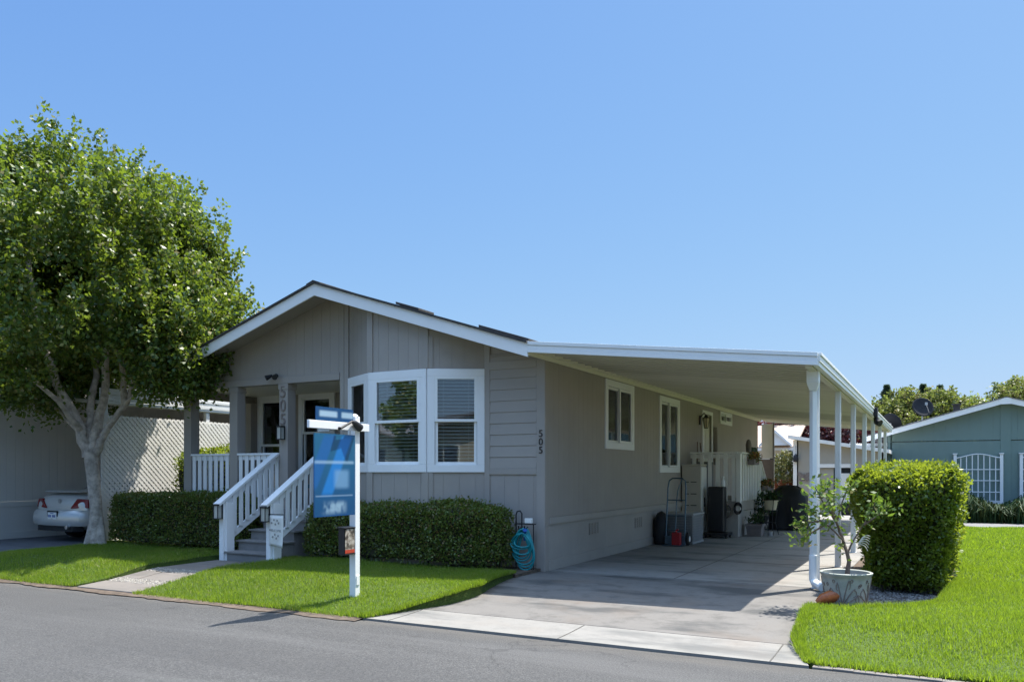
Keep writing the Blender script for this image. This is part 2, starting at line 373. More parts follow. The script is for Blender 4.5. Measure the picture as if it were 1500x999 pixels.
# ------------------------------------------------------------------ camera, sky, sun
cam = bpy.data.cameras.new('camera'); co = bpy.data.objects.new('camera', cam); COL.objects.link(co); S.camera = co
cam.sensor_fit = 'HORIZONTAL'; cam.sensor_width = 36; cam.lens = 1170/1500*36; cam.shift_y = (692-499.5)/1500
cam.clip_start = .05; cam.clip_end = 3000
co.location = (0, 0, 1.53); co.rotation_euler = (math.radians(90), 0, math.radians(28))
SUN_EL = math.radians(64); SUN_AZ = math.radians(29)      # azimuth clockwise from +Y
w = bpy.data.worlds.new('World'); S.world = w; w.use_nodes = True
nt = w.node_tree; bg = nt.nodes['Background']
sky = nt.nodes.new('ShaderNodeTexSky'); sky.sky_type = 'NISHITA'; sky.sun_disc = False
sky.sun_elevation = SUN_EL; sky.sun_rotation = SUN_AZ; sky.air_density = 1.0; sky.dust_density = .6; sky.ozone_density = 1.6; sky.altitude = 50
def vm(op, a, b_):
    n = nt.nodes.new('ShaderNodeVectorMath'); n.operation = op
    for i, v in enumerate((a, b_)):
        if v is None: continue
        if hasattr(v, 'is_output'): nt.links.new(v, n.inputs[i])
        else: n.inputs[i].default_value = v
    return n.outputs[0]
# clear deep blue sky: a soft shoulder keeps the horizon from going white
SA = (1.03, 1.19, 1.49)
q = vm('DIVIDE', vm('MULTIPLY', sky.outputs[0], (.250, .385, .750)), SA)
sx = nt.nodes.new('ShaderNodeSeparateXYZ'); nt.links.new(q, sx.inputs[0]); cb = nt.nodes.new('ShaderNodeCombineXYZ')
for i in range(3): nt.links.new(mathn(nt, 'SUBTRACT', 1.0, mathn(nt, 'POWER', 2.71828, mathn(nt, 'MULTIPLY', sx.outputs[i], -1.0))), cb.inputs[i])
skc = vm('MULTIPLY', cb.outputs[0], SA)
# brighter, whiter high sky (extra glow added above the view to lift the shade)
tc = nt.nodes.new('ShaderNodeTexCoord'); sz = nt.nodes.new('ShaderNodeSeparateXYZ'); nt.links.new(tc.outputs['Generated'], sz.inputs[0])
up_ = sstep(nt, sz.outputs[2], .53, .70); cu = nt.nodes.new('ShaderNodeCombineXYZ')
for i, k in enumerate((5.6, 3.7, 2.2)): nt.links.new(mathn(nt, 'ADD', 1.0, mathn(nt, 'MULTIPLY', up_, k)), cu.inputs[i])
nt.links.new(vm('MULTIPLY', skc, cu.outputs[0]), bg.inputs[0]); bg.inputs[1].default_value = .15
sl = bpy.data.lights.new('sun', 'SUN'); sl.energy = 2.3; sl.angle = math.radians(.53); sl.color = (1, .955, .88)
so = bpy.data.objects.new('sun', sl); COL.objects.link(so)
sd = V(math.sin(SUN_AZ)*math.cos(SUN_EL), math.cos(SUN_AZ)*math.cos(SUN_EL), math.sin(SUN_EL))
so.rotation_euler = sd.to_track_quat('Z', 'Y').to_euler(); so.location = (10, 20, 30)
vs_ = S.view_settings; S.display_settings.display_device = 'sRGB'
vs_.view_transform = 'Standard'; vs_.look = 'None'; vs_.gamma = 1; vs_.use_curve_mapping = False; vs_.exposure = 2.12
S.cycles.max_bounces = 8; S.cycles.diffuse_bounces = 4; S.cycles.glossy_bounces = 4; S.cycles.transparent_max_bounces = 12
S.cycles.caustics_reflective = False; S.cycles.caustics_refractive = False

# ------------------------------------------------------------------ ground
ROAD = -.15; RE = 7.28
def zdrive(x, y): return ROAD+.012 + (.138)*smooth01((y-RE)/(10.4-RE))
def zlawn(x, y):
    z = lerp(-.13, .07, smooth01((y-RE)/1.5))
    if x > -2 and y > 13: z -= .34*smooth01((y-13)/20)
    z += .012*math.sin(x*2.1+y*.7)+.01*math.sin(y*2.9-x)
    return z
b = MB(); b.box(-600, -600, -1.3, 600, 1500, -.36); g = b.build('ground', M['earth'], origin=(0, 0, -.36)); g['kind'] = 'structure'
ys = [-9+i*.5 for i in range(33)]+[RE]
ys = sorted(set([y for y in ys if y < RE-.01]+[RE]))
grid_sheet('road', lambda y: (-70, 50), ys, lambda x, y: ROAD-.02*((y+.9)/8.2)**2*.5+.003*math.sin(x*.8+y), M['asphalt'], 120, .2)
# driveway
DL = [(RE, -5.82), (7.9, -5.55), (8.4, -5.30), (8.9, -5.22), (9.5, -5.35), (10.2, -5.45), (11.2, -5.50), (11.21, -5.40), (31, -5.40)]
DR = [(RE, -.97), (7.6, -1.08), (8.0, -1.21), (9.0, -1.23), (31, -1.12)]
ysd = [8.02+(i*.35) for i in range(66)]
grid_sheet('driveway', lambda y: (interp(y, DL)+.0, interp(y, DR)), [y for y in ysd if y < 11]+[11.19], zdrive, M['concrete_old'], 16, .25)
grid_sheet('driveway', lambda y: (interp(y, DL)+.0, interp(y, DR)), [11.205]+[y for y in ysd if y > 11.3], zdrive, M['concrete'], 16, .25)
ysa = [RE+.012, 7.4, 7.55, 7.7, 7.85, 7.995]
ap = grid_sheet('driveway_apron', lambda y: (interp(y, DL), interp(y, DR)), ysa, lambda x, y: zdrive(x, y)+.003, M['apron'], 16, .25)
b = MB()
for x, t in ((-3.36, .012), (-1.30, .012), (-5.46, .012)):
    for y0, y1 in ((7.30, 7.6), (7.6, 7.98)):
        b.hexa([(x-t/2, y0, zdrive(x, y0)), (x+t/2, y0, zdrive(x, y0)), (x+t/2, y1, zdrive(x, y1)), (x-t/2, y1, zdrive(x, y1))] +
               [(x-t/2, y0, zdrive(x, y0)+.006), (x+t/2, y0, zdrive(x, y0)+.006), (x+t/2, y1, zdrive(x, y1)+.006), (x-t/2, y1, zdrive(x, y1)+.006)])
for y in (11.25, 13.9, 16.6, 19.6, 22.6, 25.6):
    b.box(-5.34, y-.006, -.01, -1.25, y+.006, .0035)
b.box(-3.35-.005, 11.3, -.01, -3.35+.005, 30, .0035)
b.build('driveway_joints', M['joint'])['kind'] = 'structure'
# neighbour's drive and strip
grid_sheet('neighbour_driveway', lambda y: (-19.0, -15.45), [RE+.02+i*.6 for i in range(38)], zdrive, M['darkdrive'], 10, .25)
grid_sheet('concrete_strip', lambda y: (-15.44, -15.28), [RE+.02+i*.6 for i in range(7)], lambda x, y: zdrive(x, y)+.02, M['apron'], 2, .25)
# lawns
YL = lambda a, c, n: [a+(c-a)*i/n for i in range(n+1)]
LA = lambda y: (-15.27, -11.12+.04*math.sin(y*5))
LB = lambda y: (-9.80+.05*math.sin(y*4), interp(y, DL)-.01)
def LCx0(y): return interp(y, [(RE, -.93), (7.6, -1.05), (8.0, -1.18), (9.3, -1.20), (9.45, -.75), (9.75, -.25), (10.3, .05), (12.0, .25), (15.5, .3), (15.6, -.9), (30, -.9)])
LC = lambda y: (LCx0(y), 9.0)
grid_sheet('lawn', LA, YL(RE+.03, 11.0, 18), zlawn, M['lawn'], 20)
grid_sheet('lawn', LB, YL(RE+.03, 10.35, 18), zlawn, M['lawn'], 24)
grid_sheet('lawn', LC, YL(RE+.12, 30.5, 50), zlawn, M['lawn'], 24)
b = MB()
for i in range(60):
    x = -.95+i*.165
    b.box(x, RE+.015, ROAD-.1, x+.1645, RE+.095, ROAD+.008+.003*math.sin(i*1.7))
b.build('kerb', M['slab'], bev=.008)['kind'] = 'structure'
b = MB(); b.box(-9.85, 10.3, -.1, -5.42, 11.2, .045); b.build('planting_bed', M['soil'])['kind'] = 'structure'
b = MB(); b.box(-15.27, 10.9, -.1, -11.0, 11.2, .06); b.build('planting_bed', M['soil'])['kind'] = 'structure'
b = MB(); b.box(-15.27, 11.2, -.3, -13.5, 29, .0); b.build('side_yard', M['soil'])['kind'] = 'structure'
b = MB(); b.box(-1.22, 9.2, -.2, .75, 16.0, -.012); b.build('gravel_bed', M['soil'])['kind'] = 'structure'
b = MB(); xs = [-15.3+i*.12 for i in range(80)]; vs = []; fs = []
for i, x in enumerate(xs):
    if x > -5.82: break
    e = .07+.06*abs(math.sin(x*2.3))+.05*random.random(); vs += [(x, RE+.05, ROAD+.012), (x, RE-e, ROAD+.002)]
for i in range(len(vs)//2-1): fs.append((2*i, 2*i+1, 2*i+3, 2*i+2))
b.add(vs, fs); o = b.build('dirt_margin', M['soil']); o['kind'] = 'structure'
def grass_on(regs, zf):
    out = []
    for (x0f, x1f, y0, y1, den, h, wd) in regs:
        n = int(den*(y1-y0)*8); Y = RNG.uniform(y0, y1, n); X = np.empty(n); keep = np.ones(n, bool)
        for i in range(n):
            a, c = x0f(Y[i]), x1f(Y[i])
            X[i] = a+(c-a)*RNG.random(); keep[i] = RNG.random() < (c-a)/8
        X, Y = X[keep], Y[keep]
        Z = np.array([zf(x, y) for x, y in zip(X, Y)])
        P = np.stack([X, Y, Z-.005], 1); hm = 1+.35*n3(P, 1.6, 3)
        out.append((P, h*np.clip(hm, .6, 1.6), wd))
    vs = []
    for P, h, wd in out: vs.append(blades(P, h, wd))
    return np.concatenate(vs)
gv = grass_on([
    (lambda y: -15.25, lambda y: LA(y)[1]+.03, RE+.02, 11.0, 4200, .046, .009),
    (lambda y: LB(y)[0]-.03, lambda y: LB(y)[1]+.03, RE+.02, 10.45, 5200, .045, .008),
    (lambda y: LCx0(y)-.04, lambda y: min(LCx0(y)+4, .16*y+1.0), RE+.10, 12.5, 5600, .048, .008),
    (lambda y: LCx0(y)-.03, lambda y: .12*y+1.6, 12.5, 18, 2600, .05, .013),
    (lambda y: LCx0(y)-.03, lambda y: .11*y+1.8, 18, 30.4, 800, .065, .024),
    (lambda y: -15.25, lambda y: -11.10, RE-.03, RE+.09, 3000, .055, .009), (lambda y: -9.83, lambda y: -5.85, RE-.03, RE+.09, 3200, .058, .009), (lambda y: -.93, lambda y: 2.2, RE+.06, RE+.18, 3400, .06, .009),
    (lambda y: interp(y, DL)-.07, lambda y: interp(y, DL)+.05, RE, 10.3, 26000, .055, .008), (lambda y: LCx0(y)-.06, lambda y: LCx0(y)+.06, RE+.1, 12.5, 16000, .06, .008)], zlawn)
gr = npmesh('grass', gv, 3, M['blade']); tag(gr, kind='stuff')
# path of slabs with pebble strips
def zpath(y): return lerp(-.125, .015, smooth01((y-RE)/1.6))
grid_sheet('path_base', lambda y: (-11.12, -9.80), [RE+.02+i*.1 for i in range(27)], lambda x, y: zpath(y)-.03, M['soil'], 2, .2)
for y0, y1, x0, x1 in ((7.31, 7.78, -11.08, -9.84), (8.0, 8.42, -10.62, -9.86), (8.0, 8.42, -11.06, -10.66), (8.68, 9.28, -11.05, -9.86), (9.30, 9.86, -11.05, -9.86)):
    b = MB(); z0, z1 = zpath(y0), zpath(y1)
    b.hexa([(x0, y0, -.2), (x1, y0, -.2), (x1, y1, -.2), (x0, y1, -.2), (x0, y0, z0), (x1, y0, z0), (x1, y1, z1), (x0, y1, z1)])
    b.build('path', M['slab'], bev=.012)['kind'] = 'structure'
def stones(name, pts, r, mat):
    # faceted little stones: squashed octahedra with noise
    base = np.array([(1, 0, 0), (0, 1, 0), (-1, 0, 0), (0, -1, 0), (0, 0, 1), (0, 0, -1)], float)
    tri = [(0, 1, 4), (1, 2, 4), (2, 3, 4), (3, 0, 4), (1, 0, 5), (2, 1, 5), (3, 2, 5), (0, 3, 5)]
    bb = MB()
    for p in pts:
        s = r*random.uniform(.6, 1.4); a = random.uniform(0, 6.28); c, sn = math.cos(a), math.sin(a)
        vs = []
        for q in base:
            q = q*np.array([s, s*random.uniform(.6, 1), s*.6]); vs.append((p[0]+q[0]*c-q[1]*sn, p[1]+q[0]*sn+q[1]*c, p[2]+q[2]))
        bb.add(vs, tri)
    o = bb.build(name, mat, smooth=False); o['kind'] = 'stuff'; return o
pp = []
for y0, y1 in ((7.79, 7.99), (8.43, 8.67)):
    for _ in range(900): y = random.uniform(y0, y1); pp.append((random.uniform(-11.06, -9.84), y, zpath(y)-.005))
stones('pebbles', pp, .017, M['pebble'])
gp = []
while len(gp) < 3200:
    x, y = random.uniform(-1.2, .7), random.uniform(9.25, 12.2)
    if x < LCx0(y)+.08 and x > -1.2: gp.append((x, y, -.008))
stones('gravel', gp, .018, M['gravel'])

# ------------------------------------------------------------------ wall helpers
def intervals(a, b, cuts):
    segs = [(a, b)]
    for c0, c1 in cuts:
        n = []
        for s0, s1 in segs:
            if c1 <= s0 or c0 >= s1: n.append((s0, s1)); continue
            if c0 > s0: n.append((s0, c0))
            if c1 < s1: n.append((c1, s1))
        segs = n
    return segs
def wallmesh(mb, F, u0, u1, v0, top, holes=(), bw=.203, gap=.0032, d0=-.10, d1=0., back=True):
    """slab with openings, faced with vertical boards (top(u) = height)"""
    o, r, n = F; up = V(0, 0, 1)
    def cell(a, c, vlo, ta, tc, e0, e1):
        g = lambda u, v, d: o+r*u+up*v+n*d
        mb.hexa([g(a, vlo, e0), g(c, vlo, e0), g(c, vlo, e1), g(a, vlo, e1), g(a, ta, e0), g(c, tc, e0), g(c, tc, e1), g(a, ta, e1)])
    def run(a, c, e0, e1):
        edges = sorted(set([a, c]+[x for h in holes for x in (h[0], h[1]) if a < x < c]))
        for p, q in zip(edges, edges[1:]):
            m = (p+q)/2; cuts = [(h[2], h[3]) for h in holes if h[0] < m < h[1]]
            tm = max(top(p), top(q))
            for lo, hi in intervals(v0, tm, cuts):
                if hi == tm: cell(p, q, lo, top(p), top(q), e0, e1)
                else: cell(p, q, lo, hi, hi, e0, e1)
    if back: run(u0, u1, d0, d1-.012)
    u = u0
    while u < u1-1e-6:
        e = min(u+bw, u1); run(u+gap/2, e-gap/2, d1-.0121, d1); u = e
def window(parent, F, w, h, trim=.11, style='hung', blind=True, rec=.05, sill=False, tmat=None, name='window', slat=.05):
    """F origin = lower left of the rough opening, seen from outside"""
    tm = tmat or M['white']; b = MB()
    b.fbox(F, -trim, h, -.02, w+trim, h+trim, .03); b.fbox(F, -trim, -trim, -.02, w+trim, 0, .03)
    b.fbox(F, -trim, 0, -.02, 0, h, .03); b.fbox(F, w, 0, -.02, w+trim, h, .03)
    win = b.build(name, tm, parent, bev=.005)
    s = MB(); t = .045; z0, z1 = -rec, -rec+.045
    def ring(u0, v0, u1, v1, a, c, tt):
        s.fbox(F, u0, v0, a, u1, v0+tt, c); s.fbox(F, u0, v1-tt, a, u1, v1, c)
        s.fbox(F, u0, v0+tt, a, u0+tt, v1-tt, c); s.fbox(F, u1-tt, v0+tt, a, u1, v1-tt, c)
    p = MB()
    if style == 'hung':
        ring(0, h*.5-.02, w, h, z0+.02, z1+.015, t); ring(.004, 0, w-.004, h*.5+.02, z0-.012, z0+.019, t)
        p.fbox(F, t, h*.5+.02, z0+.030, w-t, h-t, z0+.036); p.fbox(F, t, t, z0-.002, w-t, h*.5-.02, z0+.004)
    else:
        ring(0, 0, w*.5+.02, h, z0-.012, z0+.019, t); ring(w*.5-.02, 0.003, w, h-.003, z0+.02, z1+.015, t)
        p.fbox(F, t, t, z0-.002, w*.5-.02, h-t, z0+.004); p.fbox(F, w*.5+.02, t, z0+.030, w-t, h-t, z0+.036)
    s.build('sash', M['vinyl'], win, bev=.003); p.build('pane', M['glass'], win)
    if blind:
        q = MB(); o, r, n = F; k = int(h/slat)
        for i in range(1, k):
            v = h-i*slat-.03; c = o+r*(w/2)+V(0, 0, v)+n*(z0-.05)
            a = r*(w/2-.03); d = (n*.022+V(0, 0, -.0105)); th = V(0, 0, .0015)
            q.hexa([c-a-d-th, c+a-d-th, c+a+d-th, c-a+d-th, c-a-d+th, c+a-d+th, c+a+d+th, c-a+d+th])
        q.fbox(F, .02, h-.05, z0-.075, w-.02, h-.005, z0-.025)
        for f in (.2, .8): q.fbox(F, w*f-.002, .03, z0-.052, w*f+.002, h-.05, z0-.048)
        q.build('blind', M['blind'], win)
    return win

# ------------------------------------------------------------------ the house
HX0, HX1, HY0, HY1 = -13.50, -5.36, 11.16, 27.84
RX, RZ, SL = -9.43, 4.80, .324
GY = 10.50                               # front of the rake boards
zr = lambda x: RZ-SL*abs(x-RX)
house = thing('house', (RX, HY0, 0), 'taupe single-storey house with white bay window, open porch and low gable roof', 'house')
FR = (V(0, HY0, 0), V(1, 0, 0), V(0, -1, 0))          # front plane: u = world x
under = lambda u: zr(u)-.06
b = MB()
wallmesh(b, FR, HX0, -9.31, 3.20, under)              # gable over porch
wallmesh(b, FR, -9.31, -9.206, 0, under)
b.build('gable_wall', M['taupe'], house)
b = MB()                                              # lap siding right of the bay
wallmesh(b, FR, -6.43, HX1, 0, under, bw=9, d1=-.012, back=True)
zz = 1.60
while zz < 3.5:
    x1 = HX1-.14; x0 = -6.33; t = min(zz+.176, 3.42)
    g = lambda x, z, d: (x, HY0-d, z)
    b.hexa([g(x0, zz, -.01), g(x1, zz, -.01), g(x1, zz, .016), g(x0, zz, .016), g(x0, t, -.01), g(x1, t, -.01), g(x1, t, .004), g(x0, t, .004)])
    zz += .178
wallmesh(b, FR, -6.33, HX1-.14, .10, lambda u: 1.50, bw=.26, back=False, d1=0.)
b.build('lap_siding', M['taupe'], house)
for x0, x1, z0, z1f, dd in ((-9.40, -9.31, 0, 1, .022), (-9.30, -9.205, 0, 1, .026), (-6.43, -6.33, 0, 1, .02), (HX1-.135, HX1+.012, 0, 1, .022)):
    b = MB(); b.hexa([(x0, HY0+.005, z0), (x1, HY0+.005, z0), (x1, HY0-dd, z0), (x0, HY0-dd, z0), (x0, HY0+.005, under(x0)), (x1, HY0+.005, under(x1)), (x1, HY0-dd, under(x1)), (x0, HY0-dd, under(x0))])
    b.build('trim_board', M['taupe_trim'], house, bev=.003)
for bb in ((-6.329, HY0-.021, 1.50, HX1-.136, HY0+.004, 1.598), (-6.33, HY0-.023, 3.17, HX1-.136, HY0+.004, 3.30), (HX1-.02, HY0+.004, 0, HX1+.015, HY0+.115, 3.30)):
    b = MB(); b.box(*bb); b.build('trim_board', M['taupe_trim'], house, bev=.003)
# bay
BP = [V(-9.206, HY0, 0), V(-8.402, 10.696, 0), V(-7.234, 10.696, 0), V(-6.43, HY0, 0)]
b = MB(); b2 = MB(); frames = []
for p, q in zip(BP, BP[1:]):
    r = (q-p).normalized(); n = V(r.y, -r.x, 0); L = (q-p).length; F = (p, r, n)
    tt = lambda u, p=p, r=r: zr((p+r*u).x)-.06
    wallmesh(b, F, .0, L, .05, lambda u: 1.53, bw=.26)
    wallmesh(b2, F, .0, L, 3.20, tt, bw=.2)
    frames.append((F, L))
    if L > .95:
        for u0, u1 in ((-.03, .085), (L-.085, L+.03)):
            for v0, v1 in ((.05, 1.53), (3.2, min(tt(u0), tt(u1)))): tb = MB(); tb.fbox(F, u0, v0, -.05, u1, v1, .022); tb.build('bay_trim_board', M['taupe_trim'], house, bev=.003)
for F, L in (frames[0], frames[2]):
    e = (L-.095, L-.0) if F is frames[0][0] else (.0, .095)
    for v0, v1 in ((.05, 1.53), (3.2, 3.72)): tb = MB(); tb.fbox(F, e[0], v0, -.04, e[1], v1, .02); tb.build('bay_trim_board', M['taupe_trim'], house, bev=.003)
b.build('bay_wall', M['taupe'], house); b2.build('bay_wall', M['taupe'], house)
for F, L in frames:
    o, r, n = F; tr = .125 if L < 1 else .135
    window(house, (o+r*tr+V(0, 0, 1.53+tr), r, n), L-2*tr, 1.67-2*tr, tr-.004, 'hung', True, .03, slat=.056)
# side wall
FS = (V(HX1, 0, 0), V(0, 1, 0), V(1, 0, 0))           # u = world y
TR = .12
W1 = (13.69+TR, 15.24-TR, 1.97+TR, 3.25-TR); W2 = (16.92+TR, 18.45-TR, 1.53+TR, 3.22-TR); W3 = (22.45+.08, 23.9-.08, 2.90+.07, 3.25-.07)
DO = (20.62, 21.50, .92, 3.06)
b = MB(); wallmesh(b, FS, HY0+.11, HY1, .83, lambda u: 3.42, [W1, W2, W3, DO], bw=.203)
b.build('side_wall', M['taupe'], house)
b = MB(); wallmesh(b, FS, HY0+.11, HY1, .0, lambda u: .72, bw=1.22, gap=.003)
b.fbox(FS, HY0+.117, 0, 0, HY1, .165, .026)
b.build('skirting', M['taupe_skirt'], house)
b = MB(); b.fbox(FS, HY0+.117, .722, -.02, HY1, .828, .034); b.build('band_board', M['taupe_skirt'], house, bev=.003)
for (a, c, z0, z1), t, bl in ((W1, TR, True), (W2, TR, False), (W3, .07, False)):
    window(house, (V(HX1, a, z0), V(0, 1, 0), V(1, 0, 0)), c-a, z1-z0, t, 'slide', bl, .04)
for y, z in ((13.15, .55), (15.55, .52)):
    b = MB()
    for i in range(6):
        b.fbox(FS, y-.21, z-.105+i*.036, .0, y+.21, z-.105+i*.036+.014, .014)
    for u in (-.21, -.07, .07, .195): b.fbox(FS, y+u, z-.105, .001, y+u+.016, z+.1, .012)
    b.build('foundation_vent', M['taupe_trim'], house)
b = MB(); b.fbox(FS, DO[0]+.005, DO[2], -.09, DO[1]-.005, DO[3]-.005, -.045)
for u0, u1, v0, v1 in ((.13, .40, .25, .95), (.48, .75, .25, .95), (.13, .40, 1.05, 1.9), (.48, .75, 1.05, 1.9)):
    b.fbox(FS, DO[0]+u0, DO[2]+v0, -.046, DO[0]+u1, DO[2]+v1, -.036)
dr = b.build('door', M['door'], house, bev=.004)
b = MB(); b.lathe([(.005, 0), (.03, .01), (.032, .035), (.02, .05), (.004, .052)], (HX1-.045, DO[0]+.07, DO[2]+.95), 14, 'x'); b.build('handle', M['steel'], dr, smooth=True)
b = MB(); t = .09
b.fbox(FS, DO[0]-t, DO[2], -.02, DO[0], DO[3]+t, .025); b.fbox(FS, DO[1], DO[2], -.02, DO[1]+t, DO[3]+t, .025); b.fbox(FS, DO[0], DO[3], -.02, DO[1], DO[3]+t, .024)
b.build('door_frame', M['white'], house, bev=.003)
# other walls
b = MB()
wallmesh(b, (V(HX0, 0, 0), V(0, 1, 0), V(-1, 0, 0)), 13.0, HY1, 0, lambda u: 3.42)
wallmesh(b, (V(0, HY1, 0), V(1, 0, 0), V(0, 1, 0)), HX0, HX1, 0, under)
b.build('outer_wall', M['taupe'], house)
PW1 = (-13.18, -12.30, 1.15, 3.10); PW2 = (-11.98, -11.20, 1.62, 3.12)
FP = (V(0, 13.0, 0), V(1, 0, 0), V(0, -1, 0))
b = MB(); wallmesh(b, FP, HX0, -9.31, .8, lambda u: 3.22, [PW1, PW2])
wallmesh(b, (V(-9.31, 0, 0), V(0, 1, 0), V(-1, 0, 0)), HY0+.1, 13.0, .0, lambda u: 3.22)
b.build('porch_wall', M['taupe'], house)
for a, c, z0, z1 in (PW1, PW2): window(house, (V(a, 13.0, z0), V(1, 0, 0), V(0, -1, 0)), c-a, z1-z0, .11, 'hung', False, .04)
b = MB(); b.box(HX0-.02, HY0+.02, 3.20, -9.32, 12.99, 3.235); b.build('porch_ceiling', M['alum'], house)
b = MB()
for i in range(14): b.box(HX0, 11.03+i*.142, .825, -9.33, 11.03+i*.142+.137, .86)
b.box(HX0+.03, 11.10, .0, -10.9, 11.13, .82); b.box(-9.85, 11.10, 0, -9.34, 11.13, .82); b.box(HX0+.03, 11.14, .0, HX0+.06, 13.0, .82)
b.build('porch_floor', M['deckgrey'], house)
b = MB(); b.box(HX0-.06, HY0-.03, 3.185, -9.41, HY0+.14, 3.31); b.box(HX0-.04, HY0+.15, 3.05, HX0+.1, 13.0, 3.198)
b.build('porch_beam', M['taupe_trim'], house, bev=.004)
POSTX = (-13.345, -12.055, -10.755)
for x in POSTX:
    b = MB(); b.box(x-.105, HY0-.01, .86, x+.105, HY0+.20, 3.184); b.box(x-.12, HY0-.025, 3.08, x+.12, HY0+.215, 3.183)
    b.build('porch_post', M['taupe_trim'], house, bev=.004)
b = MB(); b.box(HX0+.0, 12.8, .86, HX0+.2, 12.985, 3.05); b.build('porch_post', M['taupe_trim'], house, bev=.004)
# porch railings
def railing(parent, p, q, z0, z1, step=.165, bw=.088, name='railing'):
    p = Vector(p); q = Vector(q); d = (q-p).normalized(); L = (q-p).length; b = MB()
    b.bar(p+V(0, 0, z1-.02), q+V(0, 0, z1-.02), .12, .04); b.bar(p+V(0, 0, z1-.085), q+V(0, 0, z1-.085), .04, .088)
    b.bar(p+V(0, 0, z0+.05), q+V(0, 0, z0+.05), .04, .088)
    n = max(2, round(L/step))
    for i in range(n):
        c = p+d*(L*(i+.5)/n); nn = d.cross(V(0, 0, 1))*.031
        b.bar(c+nn+V(0, 0, z0), c+nn+V(0, 0, z1-.041), bw, .02, up=nn)
    return b.build(name, M['white'], parent, bev=.003)
railing(house, (POSTX[0]+.106, 11.20, 0), (POSTX[1]-.106, 11.20, 0), .92, 1.90)
railing(house, (POSTX[1]+.106, 11.20, 0), (POSTX[2]-.106, 11.20, 0), .92, 1.90)
railing(house, (HX0+.06, 11.37, 0), (HX0+.06, 12.79, 0), .92, 1.90)
# steps
b = MB(); SX0, SX1 = -10.90, -9.84; FY = [9.87, 10.17, 10.46, 10.76]
for k, y in enumerate(FY):
    z = .172*(k+1); yn = FY[k+1] if k < 3 else 11.03
    b.box(SX0+.02, y+.012, .0, SX1-.02, yn+.012, z-.032); b.box(SX0-.02, y-.02, z-.031, SX1+.02, yn+.011, z)
b.box(SX0, 11.015, .0, SX1, 11.029, .824)
b.build('steps', M['deckgrey'], house, bev=.004)
def stair_rail(x, ysg):
    b = MB(); y0, z0 = 9.90, 1.06; y1, z1 = 11.12, 1.86; s = (z1-z0)/(y1-y0)
    b.box(x-.05, y0-.06, -.02, x+.05, y0+.04, z0-.02); 
    b.box(x+ysg*.052, y0-.02, -.02, x+ysg*.052+ysg*.04, y0+.15, z0-.05)
    b.bar((x, y0-.16, z0-.16*s+.02), (x, y1+.02, z1+.02), .15, .045); b.bar((x, y0+.04, z0-.06), (x, y1, z1-.075), .045, .11)
    b.bar((x, y0+.04, z0-.70), (x, y1, z1-.80), .045, .11)
    n = 7
    for i in range(n):
        y = y0+.13+(y1-y0-.18)*(i+.5)/n; zt = z0+(y-y0)*s-.03
        b.bar((x+ysg*.035, y, zt-.67), (x+ysg*.035, y, zt), .085, .02, up=(1, 0, 0))
    return b.build('stair_railing', M['white'], house, bev=.003)
stair_rail(-10.93, 1); stair_rail(-9.83, 1)
# roof
b = MB(); ex = .10
for x0, x1 in ((HX0-ex, RX), (RX, HX1+.03)):
    a0, a1 = zr(x0), zr(x1)
    b.hexa([(x0, GY-.035, a0-.035), (x1, GY-.035, a1-.035), (x1, HY1+.35, a1-.035), (x0, HY1+.35, a0-.035), (x0, GY-.035, a0), (x1, GY-.035, a1), (x1, HY1+.35, a1), (x0, HY1+.35, a0)])
for i in range(44):   # ridge caps
    y = GY-.03+i*.4; b.prism([(RX-.15, RZ-.045), (RX, RZ+.008), (RX+.15, RZ-.045), (RX+.15, RZ-.03), (RX, RZ+.024), (RX-.15, RZ-.03)], y, y+.38)
roof = b.build('roof', M['shingle'], house)
fz = .20
for x0, x1 in ((HX0-ex-.005, RX), (RX, HX1+.035)):
    a0, a1 = zr(x0)-.036, zr(x1)-.036; b = MB()
    b.hexa([(x0, GY, a0-fz), (x1, GY, a1-fz), (x1, GY+.03, a1-fz), (x0, GY+.03, a0-fz), (x0, GY, a0), (x1, GY, a1), (x1, GY+.03, a1), (x0, GY+.03, a0)])
    b.build('rake_fascia', M['white'], house, bev=.003)
b = MB()
for x0, x1 in ((HX0-ex, RX-.01), (RX+.01, HX1+.02)):
    a0, a1 = zr(x0)-.062, zr(x1)-.062
    b.hexa([(x0, GY+.032, a0-.015), (x1, GY+.032, a1-.015), (x1, HY1+.3, a1-.015), (x0, HY1+.3, a0-.015), (x0, GY+.032, a0), (x1, GY+.032, a1), (x1, HY1+.3, a1), (x0, HY1+.3, a0)])
b.build('soffit', M['taupe_trim'], house)
b = MB(); b.box(HX1+.016, GY+.031, 3.262, HX1+.04, HY1+.3, 3.425); b.build('eave_fascia', M['cream'], house, bev=.003)
b = MB(); b.box(HX0-ex-.03, GY+.031, 3.2, HX0-ex-.002, HY1+.3, 3.40); b.build('eave_fascia', M['white'], house, bev=.003)
for x, y, wx, wy, h0, h1 in ((-8.38, 12.0, .40, .4, .03, .075), (-7.4, 14.2, 1.0, 1.2, .05, .115), (-6.9, 20, .5, .35, .04, .085)):
    b = MB()
    P = [(x-wx/2, y-wy/2), (x+wx/2, y-wy/2), (x+wx/2, y+wy/2), (x-wx/2, y+wy/2)]
    b.hexa([(px, py, zr(px)-.01) for px, py in P]+[(px, py, zr(px)+h0) for px, py in P])
    P = [(x-wx/2-.05, y-wy/2-.05), (x+wx/2+.05, y-wy/2-.05), (x+wx/2+.05, y+wy/2+.05), (x-wx/2-.05, y+wy/2+.05)]
    b.hexa([(px, py, zr(px)+h0+.001) for px, py in P]+[(px, py, zr(px)+h1) for px, py in P])
    b.build('roof_vent', M['shingle'], roof, bev=.006)
